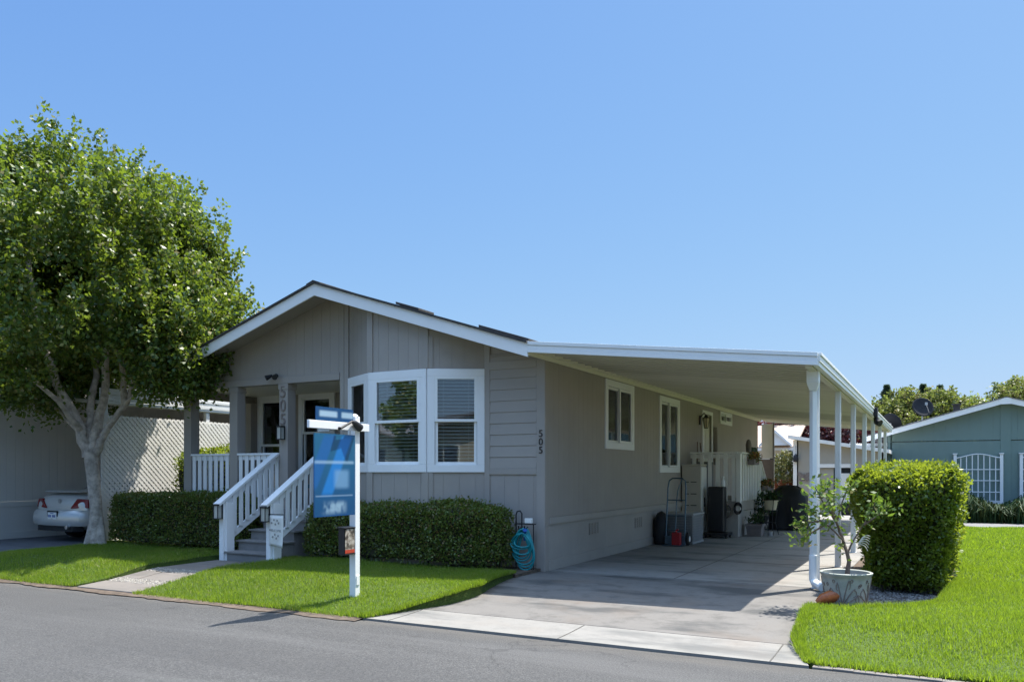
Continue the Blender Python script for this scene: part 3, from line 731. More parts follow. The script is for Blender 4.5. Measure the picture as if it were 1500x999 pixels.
# numbers and small fittings on the house
for i, ch in enumerate('505'):
    text_mesh('house_number', ch, .155, M['numbers'], house, facing((HX1-.055, HY0-.028, 2.13-i*.128), (1, 0, 0), (0, -1, 0)), .006)
    text_mesh('porch_number', ch, .31, M['rust_numbers'], house, facing((POSTX[2]-.005, HY0-.018, 3.02-i*.255), (1, 0, 0), (0, -1, 0)), .008)
def lantern(loc, n, label, s=1.0, mat='black'):
    """small box lantern on a wall at loc, n = direction away from the wall"""
    t = thing('wall_lantern', loc, label, 'lantern', 'box lanterns at the porch'); n = Vector(n); r = V(-n.y, n.x, 0); F = (Vector(loc), r, n)
    b = MB(); f = lambda *a: b.fbox(F, *[x*s for x in a])
    f(-.045, -.13, 0, .045, .13, .02); f(-.06, .10, .021, .06, .125, .13); f(-.06, -.13, .021, .06, -.115, .13)
    for u in (-.058, .046):
        for d in (.022, .116): f(u, -.114, d, u+.012, .099, d+.012)
    b.build('frame', M[mat], t, bev=.002)
    b = MB(); f = lambda *a: b.fbox(F, *[x*s for x in a]); f(-.045, -.114, .034, .045, .099, .115); b.build('glass_shade', M['lampglass'], t)
lantern((-10.93, 9.838, .86), (0, -1, 0), 'black box lantern on the left newel of the porch steps')
lantern((-9.83, 9.838, .84), (0, -1, 0), 'black box lantern beside the welcome flag on the right newel')
lantern((POSTX[2], HY0-.012, 2.27), (0, -1, 0), 'black box lantern under the large 505 on the porch post')
t = thing('spotlight', (-10.93, HY0-.03, 3.33), 'small black twin spotlight on the porch beam', 'spotlight')
b = MB(); b.lathe([(.05, 0), (.05, .02), (.02, .03)], (-10.93, HY0-.031, 3.33), 14, 'y'); b.build('mounting_plate', M['black'], t)
for dx in (-.06, .07):
    b = MB(); p = V(-10.93+dx*.3, HY0-.05, 3.33); q = V(-10.93+dx, HY0-.12, 3.32)
    b.tube([p, q], .012, 8); d = V(dx*1.2, -.1, -.06).normalized(); b.tube([q-d*.05, q, q+d*.06, q+d*.08], [.02, .035, .048, .05], 14)
    b.build('lamp_head', M['black'], t, smooth=True)

# side entry deck
deck = thing('side_deck', (-4.75, 20.2, 0), 'white railed side entry deck with steps under the carport', 'deck')
DX0, DX1, DY0, DY1, DZ = HX1+.03, -4.15, 19.2, 21.45, .92
b = MB()
for i in range(16): b.box(DX0, DY0+i*.141, DZ-.03, DX1, DY0+i*.141+.136, DZ)
b.build('floor', M['deckgrey'], deck)
b = MB(); b.box(DX0, DY0, 0, DX1, DY0+.03, .6); b.box(DX1-.03, DY0+.031, 0, DX1, DY1, .6); b.box(DX0, DY0, .61, DX1, DY0+.04, DZ-.032); b.box(DX1-.04, DY0+.041, .61, DX1, DY1, DZ-.032)
b.build('skirt', M['taupe_skirt'], deck, bev=.003)
def deck_rail(p, q, n):
    b = MB(); p = Vector(p); q = Vector(q); d = (q-p).normalized(); L = (q-p).length; nv = Vector(n)
    b.bar(p+V(0, 0, 2.0), q+V(0, 0, 2.0), .13, .04); b.bar(p+V(0, 0, 1.92), q+V(0, 0, 1.92), .04, .09)
    k = round(L/.195)
    for i in range(k):
        c = p+d*(L*(i+.5)/k)+nv*.031; b.bar(c+V(0, 0, .85), c+V(0, 0, 1.975), .09, .02, up=n)
    return b.build('railing', M['white_old'], deck, bev=.003)
deck_rail((DX0+.05, DY0-.02, 0), (DX1, DY0-.02, 0), (0, -1, 0)); deck_rail((DX1+.02, DY0, 0), (DX1+.02, DY1-.05, 0), (1, 0, 0))
for x, y, z in ((DX1+.02, DY0-.03, .58), (DX1+.03, DY1, .58)):
    b = MB(); b.box(x-.05, y-.05, z, x+.05, y+.05, 1.98); b.build('post', M['white_old'], deck, bev=.004)
b = MB()
for i in range(4):
    z = DZ-.18*(i+1); y = DY1+.02+i*.27; b.box(DX0+.1, y, z-.04, DX1, y+.26, z)
b.bar((DX1, DY1, .75), (DX1, DY1+1.15, 0), .04, .25)
b.build('steps', M['deckgrey'], deck, bev=.003)
b = MB(); b.bar((DX1+.03, DY1, 1.98), (DX1+.03, DY1+1.2, 1.15), .09, .045); b.bar((DX1+.03, DY1+.05, 1.1), (DX1+.03, DY1+1.2, .3), .04, .09)
for i in range(6):
    y = DY1+.12+i*.19; z = 1.98-(y-DY1)*.69; b.bar((DX1+.05, y, z-.85), (DX1+.05, y, z), .08, .02, up=(1, 0, 0))
b.build('stair_railing', M['white_old'], deck, bev=.003)

# ------------------------------------------------------------------ carport
cp = thing('carport', (-3.3, 11.1, 0), 'white aluminium carport with slender posts along the house side', 'carport')
CX0, CX1, CY0, CY1 = HX1+.045, -1.36, GY+.035, 28.95
cz = lambda x: 3.455-(.445)*(x-CX0)/(CX1-CX0)         # top
prof = []; y = CY0+.005
while y < CY1-.2:
    prof += [(y, 0), (y+.245, 0), (y+.246, -.038), (y+.298, -.038), (y+.299, 0)]; y += .30
prof.append((CY1-.005, 0))
vs = []; fs = []; n = len(prof)
for x in (CX0, CX1): vs += [(x, py, cz(x)-.062+pz) for py, pz in prof]
for x in (CX0, CX1): vs += [(x, CY0+.005, cz(x)-.006), (x, CY1-.005, cz(x)-.006)]
fs += [(i, i+1, n+i+1, n+i) for i in range(n-1)]; fs.append((2*n, 2*n+1, 2*n+3, 2*n+2))
b = MB(); b.add(vs, fs); b.build('roof', M['pan'], cp)
for y0, y1 in ((CY0-.03, CY0+.002), (CY1-.002, CY1+.03)):
    b = MB()
    for (o0, o1, e) in ((.155, .10, .012), (.10, .045, .004), (.045, -.008, .016)):
        s = -1 if y0 < 15 else 1
        ya, yb = (y0-e, y1) if s < 0 else (y0, y1+e)
        b.hexa([(CX0-.01, ya, cz(CX0)-o0+.001), (CX1+.06, ya, cz(CX1)-o0+.001), (CX1+.06, yb, cz(CX1)-o0+.001), (CX0-.01, yb, cz(CX0)-o0+.001),
                (CX0-.01, ya, cz(CX0)-o1-.001), (CX1+.06, ya, cz(CX1)-o1-.001), (CX1+.06, yb, cz(CX1)-o1-.001), (CX0-.01, yb, cz(CX0)-o1-.001)])
    b.build('fascia', M['alum_white'], cp, bev=.003)
b = MB(); zt = cz(CX1)
b.box(CX1+.004, CY0+.003, zt-.16, CX1+.07, CY1-.003, zt-.105); b.box(CX1+.004, CY0+.003, zt-.1045, CX1+.085, CY1-.003, zt-.03); b.box(CX1+.05, CY0+.003, zt-.0295, CX1+.10, CY1-.003, zt+.008)
b.build('gutter', M['alum_white'], cp, bev=.004)
b = MB(); b.box(CX1-.10, CY0+.05, zt-.17, CX1-.01, CY1-.05, zt-.075); b.build('beam', M['alum'], cp, bev=.003)
b = MB(); b.box(CX0, CY0+.01, cz(CX0)-.13, CX0+.03, CY1, cz(CX0)-.068); b.build('wall_channel', M['alum'], cp)
PY_ = [11.25+2.68*i for i in range(7)]
for y in PY_:
    b = MB(); x = -1.415
    b.box(x-.042, y-.042, -.02, x+.042, y+.042, zt-.171); b.box(x-.055, y-.055, -.02, x+.055, y+.055, .012)
    for e in (-.018, .018): b.box(x+e-.004, y-.046, .013, x+e+.004, y+.046, zt-.172); b.box(x-.046, y+e-.004, .0131, x+.046, y+e+.004, zt-.1725)
    b.build('post', M['alum_white'], cp, bev=.003)
b = MB(); xd, yd = -1.43, 11.10   # downspout
b.tube([(-1.43, 11.10, 2.60), (-1.43, 11.10, .30)], .047, 4); b.hexa([(-1.47, 11.05, 2.60), (-1.385, 11.05, 2.60), (-1.385, 11.135, 2.60), (-1.47, 11.135, 2.60), (-1.50, 11.0, 2.70), (-1.35, 11.0, 2.70), (-1.35, 11.14, 2.70), (-1.50, 11.14, 2.70)]); b.box(-1.50, 11.0, 2.7005, -1.35, 11.14, 2.86)
b.tube([(xd, yd, .45), (xd, yd, .13), (xd+.03, yd-.05, .09), (xd+.13, yd-.16, .055)], [.053, .053, .055, .056], 12)
b.build('downspout', M['alum_white'], cp, bev=.006)
t = thing('floodlight', (-1.30, 20.2, 2.86), 'small black floodlight fixed to the carport gutter', 'floodlight')
b = MB(); b.box(-1.275, 20.05, 2.80, -1.20, 20.35, 3.02); b.build('housing', M['black'], t, bev=.01)
b = MB(); b.tube([(-1.24, 20.2, 2.80), (-1.22, 20.2, 2.70), (-1.14, 20.15, 2.66)], [.05, .07, .08], 12); b.build('lamp_head', M['black'], t, smooth=True)

# ------------------------------------------------------------------ hedges and trees
def hedge(name, label, cat, x0, x1, y0, y1, z0, z1, nl, leaf, lw, mat, flare=0, bumpy=.04, p=9, group=None, top=0, seed=1):
    c = np.array([(x0+x1)/2, (y0+y1)/2, (z0+z1)/2]); h = np.array([(x1-x0)/2, (y1-y0)/2, (z1-z0)/2])
    root = thing(name, (c[0], c[1], z0), label, cat, group)
    A = np.array([h[1]*h[2], h[1]*h[2], h[0]*h[2], h[0]*h[2], h[0]*h[1]*1.2, h[0]*h[1]*.05])
    face = RNG.choice(6, nl, p=A/A.sum()); U = RNG.uniform(-1, 1, (nl, 3))
    for k in range(6): U[face == k, k//2] = (1 if k % 2 == 0 else -1)
    U[face == 4, 2] = 1; U[face == 5, 2] = -1
    U[face == 0, 0] = 1; U[face == 1, 0] = -1
    nrm = np.zeros((nl, 3)); nrm[np.arange(nl), face//2] = np.where(face % 2 == 0, 1, -1)
    r = (np.abs(U)**p).sum(1)**(1/p); Q = U/r[:, None]
    def world(Q):
        f = 1+flare*(Q[:, 2]) if flare else np.ones(len(Q))
        P = c+np.stack([Q[:, 0]*h[0]*f, Q[:, 1]*h[1]*(1+(flare*.6)*Q[:, 2]), Q[:, 2]*h[2]], 1)
        P[:, 2] += top*(1-np.abs(Q[:, 1])**2)*(Q[:, 2] > 0)*np.clip(Q[:, 2], 0, 1)
        return P
    P = world(Q); nz = n3(P, 2.2, seed)*bumpy+n3(P, 9, seed+5)*bumpy*.5
    dep = -np.abs(RNG.exponential(.035, nl))+.02; spr = RNG.random(nl) < .05; dep[spr] = RNG.uniform(.02, .085, spr.sum()); thin = n3(P, 4.5, seed+8) < -.75; dep[thin & (RNG.random(nl) < .8)] -= .07
    P = P+nrm*(nz+dep)[:, None]
    low = P[:, 2] < z0+.10+.10*RNG.random(nl); P = P[~(low & (RNG.random(nl) < .8))]; nrm = nrm[~(low & (RNG.random(nl) < 0))] if False else nrm[:len(P)]
    D = RNG.normal(size=P.shape)*.75+unit(P-c-np.array([0, 0, .0]))*.5+np.array([0, 0, .25])
    o = npmesh('foliage', leafverts(P, D, leaf, lw), 4, mat, root)
    # twiggy core
    n = 14; vs = []; fs = []; b = MB()
    G = np.stack(np.meshgrid(np.linspace(-1, 1, n), np.linspace(-1, 1, n), indexing='ij'), -1).reshape(-1, 2)
    for k in range(6):
        U = np.empty((n*n, 3)); ax = k//2; U[:, ax] = 1 if k % 2 == 0 else -1; U[:, [i for i in range(3) if i != ax]] = G
        Q = U/((np.abs(U)**p).sum(1)**(1/p))[:, None]; W = world(Q*np.array([1-.09/h[0], 1-.09/h[1], 1-.09/h[2]]))
        W += n3(W, 7, seed)[:, None]*.015
        b.add(W.tolist(), [(i*n+j, (i+1)*n+j, (i+1)*n+j+1, i*n+j+1) for i in range(n-1) for j in range(n-1)])
    for i in range(int((x1-x0)*4+(y1-y0)*2)):
        x = random.uniform(x0+.12, x1-.12); y = random.uniform(y0+.12, y1-.12); b.tube([(x, y, z0-.05), (x+random.uniform(-.05, .05), y, z0+.2)], .014, 6)
    b.build('branches', M['hedgecore'], root)
    return root
hedge('hedge', 'dark green clipped box hedge below the bay window', 'hedge', -9.55, -5.80, 10.38, 11.02, .05, .95, 36000, .044, .030, M['boxleaf'], 0, .045, 10, top=.07, seed=2)
hedge('hedge', 'dark green clipped box hedge left of the porch steps', 'hedge', -15.0, -11.12, 10.55, 11.0, .05, 1.06, 30000, .044, .030, M['boxleaf'], 0, .045, 10, top=.05, seed=3)
hedge('hedge', 'tall loose green hedge beside the lattice screen and porch', 'hedge', -14.75, -14.05, 11.9, 18.5, .0, 2.02, 30000, .06, .04, M['privet'], .05, .07, 8, top=.08, seed=4)
hedge('hedge', 'big bright green privet hedge, wider at the top, by the carport posts', 'hedge', -.88, .20, 11.05, 14.6, -.03, 1.56, 76000, .052, .034, M['privet'], .22, .065, 8, top=.02, seed=6)

def crown(root, C, R, nshoot, per, leaf, lw, mat, up=.8, seed=1, lenr=(.4, .8), shell=.5, extra=(), gap=-.25, squash=None, keep=None, jit=.16):
    """leafy shoots filling an uneven ellipsoid"""
    C = np.array(C, float); R = np.array(R, float)
    P = []; 
    while len(P) < nshoot:
        d = RNG.normal(size=(nshoot, 3)); d = unit(d); r = RNG.uniform(shell**3, 1, nshoot)**(1/3)
        q = d*r[:, None]; X = C+q*R*(.93+.13*n3(d*2.2, 1, seed))[:, None]
        ok = n3(X, 1.1, seed+3) > gap
        if squash: ok &= X[:, 2] > squash
        if keep is not None: ok &= keep(X)
        P += X[ok].tolist()
    P = np.array(P[:nshoot]); out = unit((P-C)/R)
    if len(extra):
        E = np.array(extra, float); P = np.concatenate([P, E[:, :3]]); out = np.concatenate([out, unit(E[:, :3]-C)])
    D = unit(out*.55+np.array([0, 0, up])+RNG.normal(size=P.shape)*.3); Ls = RNG.uniform(*lenr, len(P))
    t = RNG.random((len(P), per)); X = P[:, None, :]+D[:, None, :]*(Ls[:, None]*t)[..., None]
    X += RNG.normal(size=X.shape)*(jit*(1.1-t)+.03)[..., None]
    LD = RNG.normal(size=X.shape)*.7+D[:, None, :]*.35+np.array([0, 0, -.35])
    npmesh('foliage', leafverts(X.reshape(-1, 3), LD.reshape(-1, 3), leaf, lw, .3), 4, mat, root)
    return P
def limb(b, pts, r0, r1, n=9, wob=.03):
    k = 4; out = []; P = [Vector(p) for p in pts]
    for i in range(len(P)-1):
        a, c = P[i], P[i+1]; p0 = P[i-1] if i else a-(c-a); p3 = P[i+2] if i+2 < len(P) else c+(c-a)
        for j in range(k):
            t = j/k; out.append(.5*((2*a)+(-p0+c)*t+(2*p0-5*a+4*c-p3)*t*t+(-p0+3*a-3*c+p3)*t**3))
    out.append(P[-1]); m = len(out)
    out = [p+V(random.uniform(-1, 1), random.uniform(-1, 1), 0)*wob*(1 if 0 < i < m-1 else 0) for i, p in enumerate(out)]
    b.tube(out, [lerp(r0, r1, (i/(m-1))**.7) for i in range(m)], n); return out

TB = V(-15.0, 10.32, .03); CR = V(.883, .469, 0); CF = V(-.469, .883, 0)
def tp(a, f, z): return TB+CR*a+CF*f+V(0, 0, z)
tree = thing('shade_tree', TB, 'large leafy street tree with pale forked trunk at the left', 'tree')
b = MB()
b.tube([tp(0, 0, -.1), tp(0, 0, .05), tp(0, 0, .25), tp(-.02, 0, .9), tp(-.08, 0, 1.5), tp(-.12, 0, 1.9)], [.18, .145, .125, .118, .128, .14], 16)
for a, r in ((.11, .11), (-.12, .10)): b.tube([tp(a*1.4, -.08, -.08), tp(a, -.04, .2), tp(a*.4, 0, .6)], [r*.9, r*.8, .08], 10)
limb(b, [tp(-.1, 0, 1.75), tp(.18, -.05, 2.25), tp(.62, -.1, 2.9), tp(.95, -.1, 3.6), tp(1.25, 0, 4.5), tp(1.5, .1, 5.6)], .095, .02)
limb(b, [tp(-.12, 0, 1.8), tp(-.02, .05, 2.4), tp(.12, .1, 3.1), tp(.15, .1, 4.2), tp(.3, .2, 5.4), tp(.4, .2, 6.8)], .13, .03)
limb(b, [tp(-.15, 0, 1.8), tp(-.4, 0, 2.5), tp(-.75, -.1, 3.3), tp(-1.0, -.3, 4.4), tp(-1.2, -.3, 5.8), tp(-1.3, -.2, 7)], .14, .03)
limb(b, [tp(-.14, 0, 1.9), tp(-.25, .2, 2.6), tp(-.3, .5, 3.5), tp(-.4, .8, 4.6), tp(-.5, 1, 6)], .11, .03)
limb(b, [tp(-.35, 0, 2.3), tp(-.8, .2, 2.7), tp(-1.5, .3, 3.3), tp(-2.2, .2, 4.2)], .055, .018)
limb(b, [tp(.62, -.1, 2.9), tp(.62, -.2, 3.5), tp(.5, -.5, 4.4), tp(.55, -.8, 5.5)], .08, .02)
limb(b, [tp(.95, -.1, 3.6), tp(1.5, -.2, 4.0), tp(2.1, -.3, 4.7), tp(2.4, -.3, 5.4)], .06, .015)
limb(b, [tp(.55, -.1, 2.85), tp(1.2, -.5, 3.15), tp(1.9, -.9, 3.25), tp(2.35, -1.1, 3.3)], .035, .01, 7)
limb(b, [tp(-.3, 0, 2.3), tp(-.45, -.6, 2.9), tp(-.9, -1.2, 3.6), tp(-1.2, -1.6, 4.6)], .07, .02)
b.build('trunk', M['bark'], tree, smooth=True)
ex = []
for i in range(70):
    t = random.random(); ex.append(tuple(tp(1.2+1.15*t+random.uniform(-.2, .2), -.4-.2*t+random.uniform(-.2, .2), 3.2+random.uniform(-.25, .35))))
for i in range(8): ex.append(tuple(tp(1.4+random.uniform(-.5, .6), -.3+random.uniform(-.4, .4), 2.95+random.uniform(-.25, .5))))
for i in range(90): ex.append(tuple(tp(2.2+random.uniform(-.5, .5), random.uniform(-.8, .8), 4.1+random.uniform(-.6, .6))))
for i in range(170): ex.append(tuple(tp(1.75+random.uniform(-.6, .75), random.uniform(-1.5, -.1), 3.6+random.uniform(-.55, .5))))
cc = tp(-.5, 0, 5.1)
def open_middle(X):   # the crown is open towards the street low down, where the limbs show
    d = X-np.array(TB); a = d@np.array(CR); f = d@np.array(CF); z = d[:, 2]
    low = 2.75+.55*np.exp(-((a-.2)/.9)**2)
    hole = (f < .9) & (a > -.5) & (a < 1.4) & (z < 3.7-.35*np.abs(a-.4))
    side = (a > .75) & (z < 3.45); low = np.where(a < -.45, 2.25, low)
    return (z > low) & ~hole & ~side
crown(tree, cc, (3.1, 3.05, 2.65), 2050, 86, .090, .070, M['treeleaf'], 1.15, 5, (.5, 1.15), .42, ex, -.2, 2.2, open_middle, .115)

def small_tree(name, label, cat, loc, C, R, ns, per, leaf, lw, mat, group=None, th=.12, up=.6, seed=2, gap=-.3, shell=.3):
    t = thing(name, loc, label, cat, group); b = MB(); L = Vector(loc); Cv = Vector(C)
    limb(b, [L, lerp(L, Cv, .4)+V(.05, 0, 0), Cv, Cv+V(.1, 0, R[2]*.6)], th, th*.2, 8)
    for i in range(6):
        a = i*1.05; limb(b, [lerp(L, Cv, .6), Cv+V(math.cos(a)*R[0]*.4, math.sin(a)*R[1]*.4, -.1*R[2]), Cv+V(math.cos(a)*R[0]*.75, math.sin(a)*R[1]*.75, R[2]*.3)], th*.4, th*.1, 6)
    b.build('trunk', M['twig'], t, smooth=True)
    crown(t, C, R, ns, per, leaf, lw, mat, up, seed, (.3*R[0]*.3, .6*R[0]*.4), shell, (), gap)
    return t
small_tree('background_tree', 'rounded yellow-green tree behind the teal house, left of its ridge', 'tree', (-1.0, 55, -.3), (-1.0, 55, 3.7), (3.3, 3.0, 2.75), 1300, 40, .20, .14, M['farleaf'], seed=8, gap=-.8)
small_tree('background_tree', 'smaller yellow-green tree at the right edge behind the teal ridge', 'tree', (4.1, 52, -.3), (4.1, 52, 4.4), (2.4, 2.2, 2.0), 700, 32, .18, .12, M['farleaf'], seed=9, gap=-.1)
small_tree('background_tree', 'low green tree between the yellow-green trees', 'tree', (2.0, 58, -.3), (2.0, 58, 4.0), (1.7, 1.6, 2.3), 240, 30, .20, .14, M['privet'], seed=10)
small_tree('plum_tree', 'dark red leaved plum tree behind the beige shed', 'tree', (-5.6, 45, -.3), (-5.4, 45, 3.5), (3.2, 2.2, 1.7), 420, 34, .18, .13, M['plumleaf'], seed=11)
def conifer(loc, h, r, label):
    t = thing('conifer', loc, label, 'tree', 'conifer tips beyond the trees'); b = MB(); b.tube([loc, (loc[0], loc[1], loc[2]+h)], [.2, .03], 8); b.build('trunk', M['twig'], t)
    n = 16000; z = RNG.random(n)**.8; lay = .6+.4*np.sin(z*70); rad = r*(1-z)**.8*(lay+.35*RNG.normal(size=n))*np.sqrt(RNG.random(n))
    a = RNG.uniform(0, 2*PI, n); P = np.stack([loc[0]+np.cos(a)*rad, loc[1]+np.sin(a)*rad, loc[2]+h*(.12+.88*z)], 1)
    D = np.stack([np.cos(a), np.sin(a), np.full(n, .25)], 1)+RNG.normal(size=(n, 3))*.35
    npmesh('foliage', leafverts(P, D, .26, .10), 4, M['conifer'], t)
conifer((-3.9, 78, -.3), 9.5, 2.1, 'pointed dark conifer tip above the left of the rounded tree')
conifer((-1.05, 78, -.3), 9.4, 2.0, 'left one of the pair of dark conifer tips above the rounded tree')
conifer((.25, 78, -.3), 9.25, 2.0, 'right one of the pair of dark conifer tips above the rounded tree')

# ------------------------------------------------------------------ neighbour house on the left
nh = thing('neighbour_house', (-22.9, 10.6, 0), 'pale grey neighbouring house with grey shingled roof at the far left', 'house')
NX1 = -18.95; NXR = -22.9; nzr = lambda x: 4.8-.324*abs(x-NXR)
FN = (V(NX1, 0, 0), V(0, 1, 0), V(1, 0, 0))
b = MB(); wallmesh(b, FN, 9.4, 27, .86, lambda u: 3.35, bw=.2); wallmesh(b, FN, 9.4, 27, 0, lambda u: .74, bw=1.22, gap=.004)
wallmesh(b, (V(0, 9.4, 0), V(1, 0, 0), V(0, -1, 0)), -26.9, NX1, 0, lambda u: nzr(u)-.1); wallmesh(b, (V(0, 27, 0), V(1, 0, 0), V(0, 1, 0)), -26.9, NX1, 0, lambda u: nzr(u)-.1)
b.build('wall', M['neigh'], nh)
b = MB(); b.fbox(FN, 9.4, .742, -.02, 27, .858, .02); b.fbox(FN, 9.4, 0, 0, 27, .16, .02); b.build('band_board', M['neigh'], nh)
b = MB()
for x0, x1 in ((-27.1, NXR), (NXR, NX1+.15)):
    b.hexa([(x0, 8.9, nzr(x0)-.08), (x1, 8.9, nzr(x1)-.08), (x1, 27.4, nzr(x1)-.08), (x0, 27.4, nzr(x0)-.08), (x0, 8.9, nzr(x0)), (x1, 8.9, nzr(x1)), (x1, 27.4, nzr(x1)), (x0, 27.4, nzr(x0))])
for k in range(26):
    x = NXR+.16*k; b.box(x, 8.9, nzr(x)-.02, x+.14, 27.4, nzr(x+.14)+.018+.0)
b.build('roof', M['shingle_grey'], nh)
nc = thing('neighbour_carport', (-17, 11, 0), 'white neighbouring carport behind the street tree', 'carport')
b = MB(); n_z = lambda x: 3.42-.40*(x-NX1)/3.6
b.hexa([(NX1+.03, 9.9, n_z(NX1)-.07), (-15.33, 10.6, n_z(-15.33)-.07), (-15.33, 27, n_z(-15.33)-.07), (NX1+.03, 27, n_z(NX1)-.07), (NX1+.03, 9.9, n_z(NX1)), (-15.33, 10.6, n_z(-15.33)), (-15.33, 27, n_z(-15.33)), (NX1+.03, 27, n_z(NX1))])
b.build('roof', M['alum'], nc)
b = MB()
for i in range(5): b.box(-15.327, 10.6, 2.97+i*.065, -15.29+(i % 2)*.02, 27, 2.97+i*.065+.058)
b.build('gutter', M['alum_white'], nc, bev=.003)
for y in (10.75, 13.4, 16.1, 18.8, 21.5):
    b = MB(); b.box(-15.42, y-.05, -.02, -15.33, y+.05, 2.96); b.build('post', M['alum_white'], nc, bev=.003)
lt = thing('lattice_screen', (-15.3, 16, 0), 'white diagonal lattice screen along the neighbouring carport', 'lattice')
b = MB(); y0, y1, z0, z1 = 10.62, 21.5, .12, 2.72; pit = .118; wd = .053
for s, dx in ((1, -.004), (-1, .004)):
    k = y0-(z1-z0) if s > 0 else y0
    while k < (y1 if s > 0 else y1+(z1-z0)):
        # line y = k + s*(z-z0)
        za = z0 if s > 0 else z0; pts = []
        lo, hi = z0, z1
        if s > 0: lo = max(z0, z0+(y0-k)); hi = min(z1, z0+(y1-k))
        else: lo = max(z0, z0+(k-y1)); hi = min(z1, z0+(k-y0))
        if hi-lo > .05: b.bar((-15.27+dx, k+s*(lo-z0), lo), (-15.27+dx, k+s*(hi-z0), hi), .007, wd, up=(0, -s, 1))
        k += pit
b.build('lattice', M['white_old'], lt)
b = MB(); b.box(-15.295, y0, 1.36, -15.280, y1, 1.45); b.box(-15.295, y0, .06, -15.25, y1, .118)
for y in (10.65, 13.3, 16.0, 18.7): b.box(-15.30, y-.03, 0, -15.281, y+.03, 2.72)
b.build('rail', M['white_old'], lt)

# ------------------------------------------------------------------ parked car (rear towards the street)
car = thing('parked_car', (-17.35, 13.4, 0), 'champagne silver sedan parked rear-out beside the neighbouring house', 'car')
CXc, CYc = -17.22, 10.95
def body_section(y, w, zb, zs, zt, tw, n=14):
    """ring: lower body width w up to shoulder zs, then top zt with width tw"""
    r = []
    r += [(-w*.86, zb), (-w*.97, zb+.12), (-w, zb+.30), (-w*.985, zs-.08), (-w*.93, zs)]
    r += [(-tw, zs+(zt-zs)*.55), (-tw*.92, zt-.03), (-tw*.6, zt), (0, zt+.008)]
    full = r+[(-x, z) for x, z in reversed(r[:-1])]
    return [(CXc+x, CYc+y, z) for x, z in full]
secs = [(0.0, .80, .36, .78, .86, .70), (.06, .90, .30, .90, .98, .78), (.22, .925, .24, .95, 1.08, .80), (.55, .93, .22, .97, 1.10, .80), (.95, .93, .22, .97, 1.12, .78), (1.6, .93, .22, .96, 1.42, .62), (2.2, .93, .22, .95, 1.48, .60),
        (3.0, .93, .22, .94, 1.44, .62), (3.75, .92, .22, .93, 1.02, .78), (4.4, .90, .24, .86, .93, .74), (4.85, .84, .28, .70, .78, .66), (5.0, .70, .36, .58, .62, .55)]
rings = [body_section(*s) for s in secs]; nr = len(rings[0])
b = MB(); vs = [p for r in rings for p in r]; fs = [(i*nr+k, i*nr+(k+1) % nr, (i+1)*nr+(k+1) % nr, (i+1)*nr+k) for i in range(len(rings)-1) for k in range(nr)]
fs += [tuple(range(nr)), tuple(range((len(rings)-1)*nr, len(rings)*nr))]
b.add(vs, fs); bo = b.build('body', M['carpaint'], car, smooth=True)
sm = bo.modifiers.new('subdiv', 'SUBSURF'); sm.levels = 2; sm.render_levels = 2
b = MB()  # rear bumper, wrapped
P = []
for a, yy in ((-.935, .35), (-.93, .10), (-.80, -.06), (-.4, -.12), (0, -.135), (.4, -.12), (.80, -.06), (.93, .10), (.935, .35)): P.append((CXc+a, CYc+yy))
pr = [(.0, .36), (.03, .42), (.035, .52), (.02, .64), (-.03, .70), (-.12, .71)]
vs = []; 
for (x, y) in P:
    nx = (x-CXc); ny = -.6 if abs(nx) < .85 else -.1; l = math.hypot(nx*.5, ny); nx, ny = nx*.5/l, ny/l
    vs += [(x+nx*d, y+ny*d, z) for d, z in pr]
k = len(pr); b.add(vs, [(i*k+j, i*k+j+1, (i+1)*k+j+1, (i+1)*k+j) for i in range(len(P)-1) for j in range(k-1)])
b.build('bumper', M['carpaint'], car, smooth=True)
b = MB(); b.prism([(CXc-.62, CYc-.10), (CXc+.62, CYc-.10), (CXc+.72, CYc+.1), (CXc-.72, CYc+.1)], .24, .355, 'z'); b.build('lower_valance', M['rubber'], car)
for s in (-1, 1):
    b = MB(); b.hexa([(CXc+s*.42, CYc-.03, .735), (CXc+s*.92, CYc+.06, .755), (CXc+s*.92, CYc+.25, .755), (CXc+s*.55, CYc+.25, .735), (CXc+s*.62, CYc+.0, .955), (CXc+s*.89, CYc+.08, .945), (CXc+s*.88, CYc+.25, .94), (CXc+s*.66, CYc+.25, .95)])
    b.build('tail_lamp', M['taillight'], car, bev=.015)
b = MB(); b.hexa([(CXc-.60, CYc+.06, 1.085), (CXc+.60, CYc+.06, 1.085), (CXc+.66, CYc+.30, 1.10), (CXc-.66, CYc+.30, 1.10), (CXc-.60, CYc+.04, 1.115), (CXc+.60, CYc+.04, 1.115), (CXc+.66, CYc+.30, 1.14), (CXc-.66, CYc+.30, 1.14)])
b.build('spoiler', M['carpaint'], car, bev=.012)
b = MB(); b.box(CXc-.155, CYc-.168, .50, CXc+.155, CYc-.160, .655); pl = b.build('number_plate', M['resin_white'], car, bev=.004)
b = MB()
for i in range(7):
    if i != 3: b.box(CXc-.13+i*.037, CYc-.171, .545, CXc-.13+i*.037+.024, CYc-.1681, .60)
b.box(CXc-.06, CYc-.171, .628, CXc+.06, CYc-.1681, .642); b.build('plate_print', M['hoseblue'], pl)
b = MB(); b.box(CXc-.19, CYc-.158, .47, CXc+.19, CYc-.140, .69); b.build('plate_recess', M['rubber'], car, bev=.004)
b = MB(); b.lathe([(.002, 0), (.05, 0), (.05, .01), (.012, .012)], (CXc, CYc-.0, .90), 16, 'y'); b.build('emblem', M['steel'], car)
b = MB(); b.tube([(CXc+.5, CYc-.17, .34), (CXc+.5, CYc+.2, .34)], .045, 12); b.build('exhaust', M['steel'], car, smooth=True)
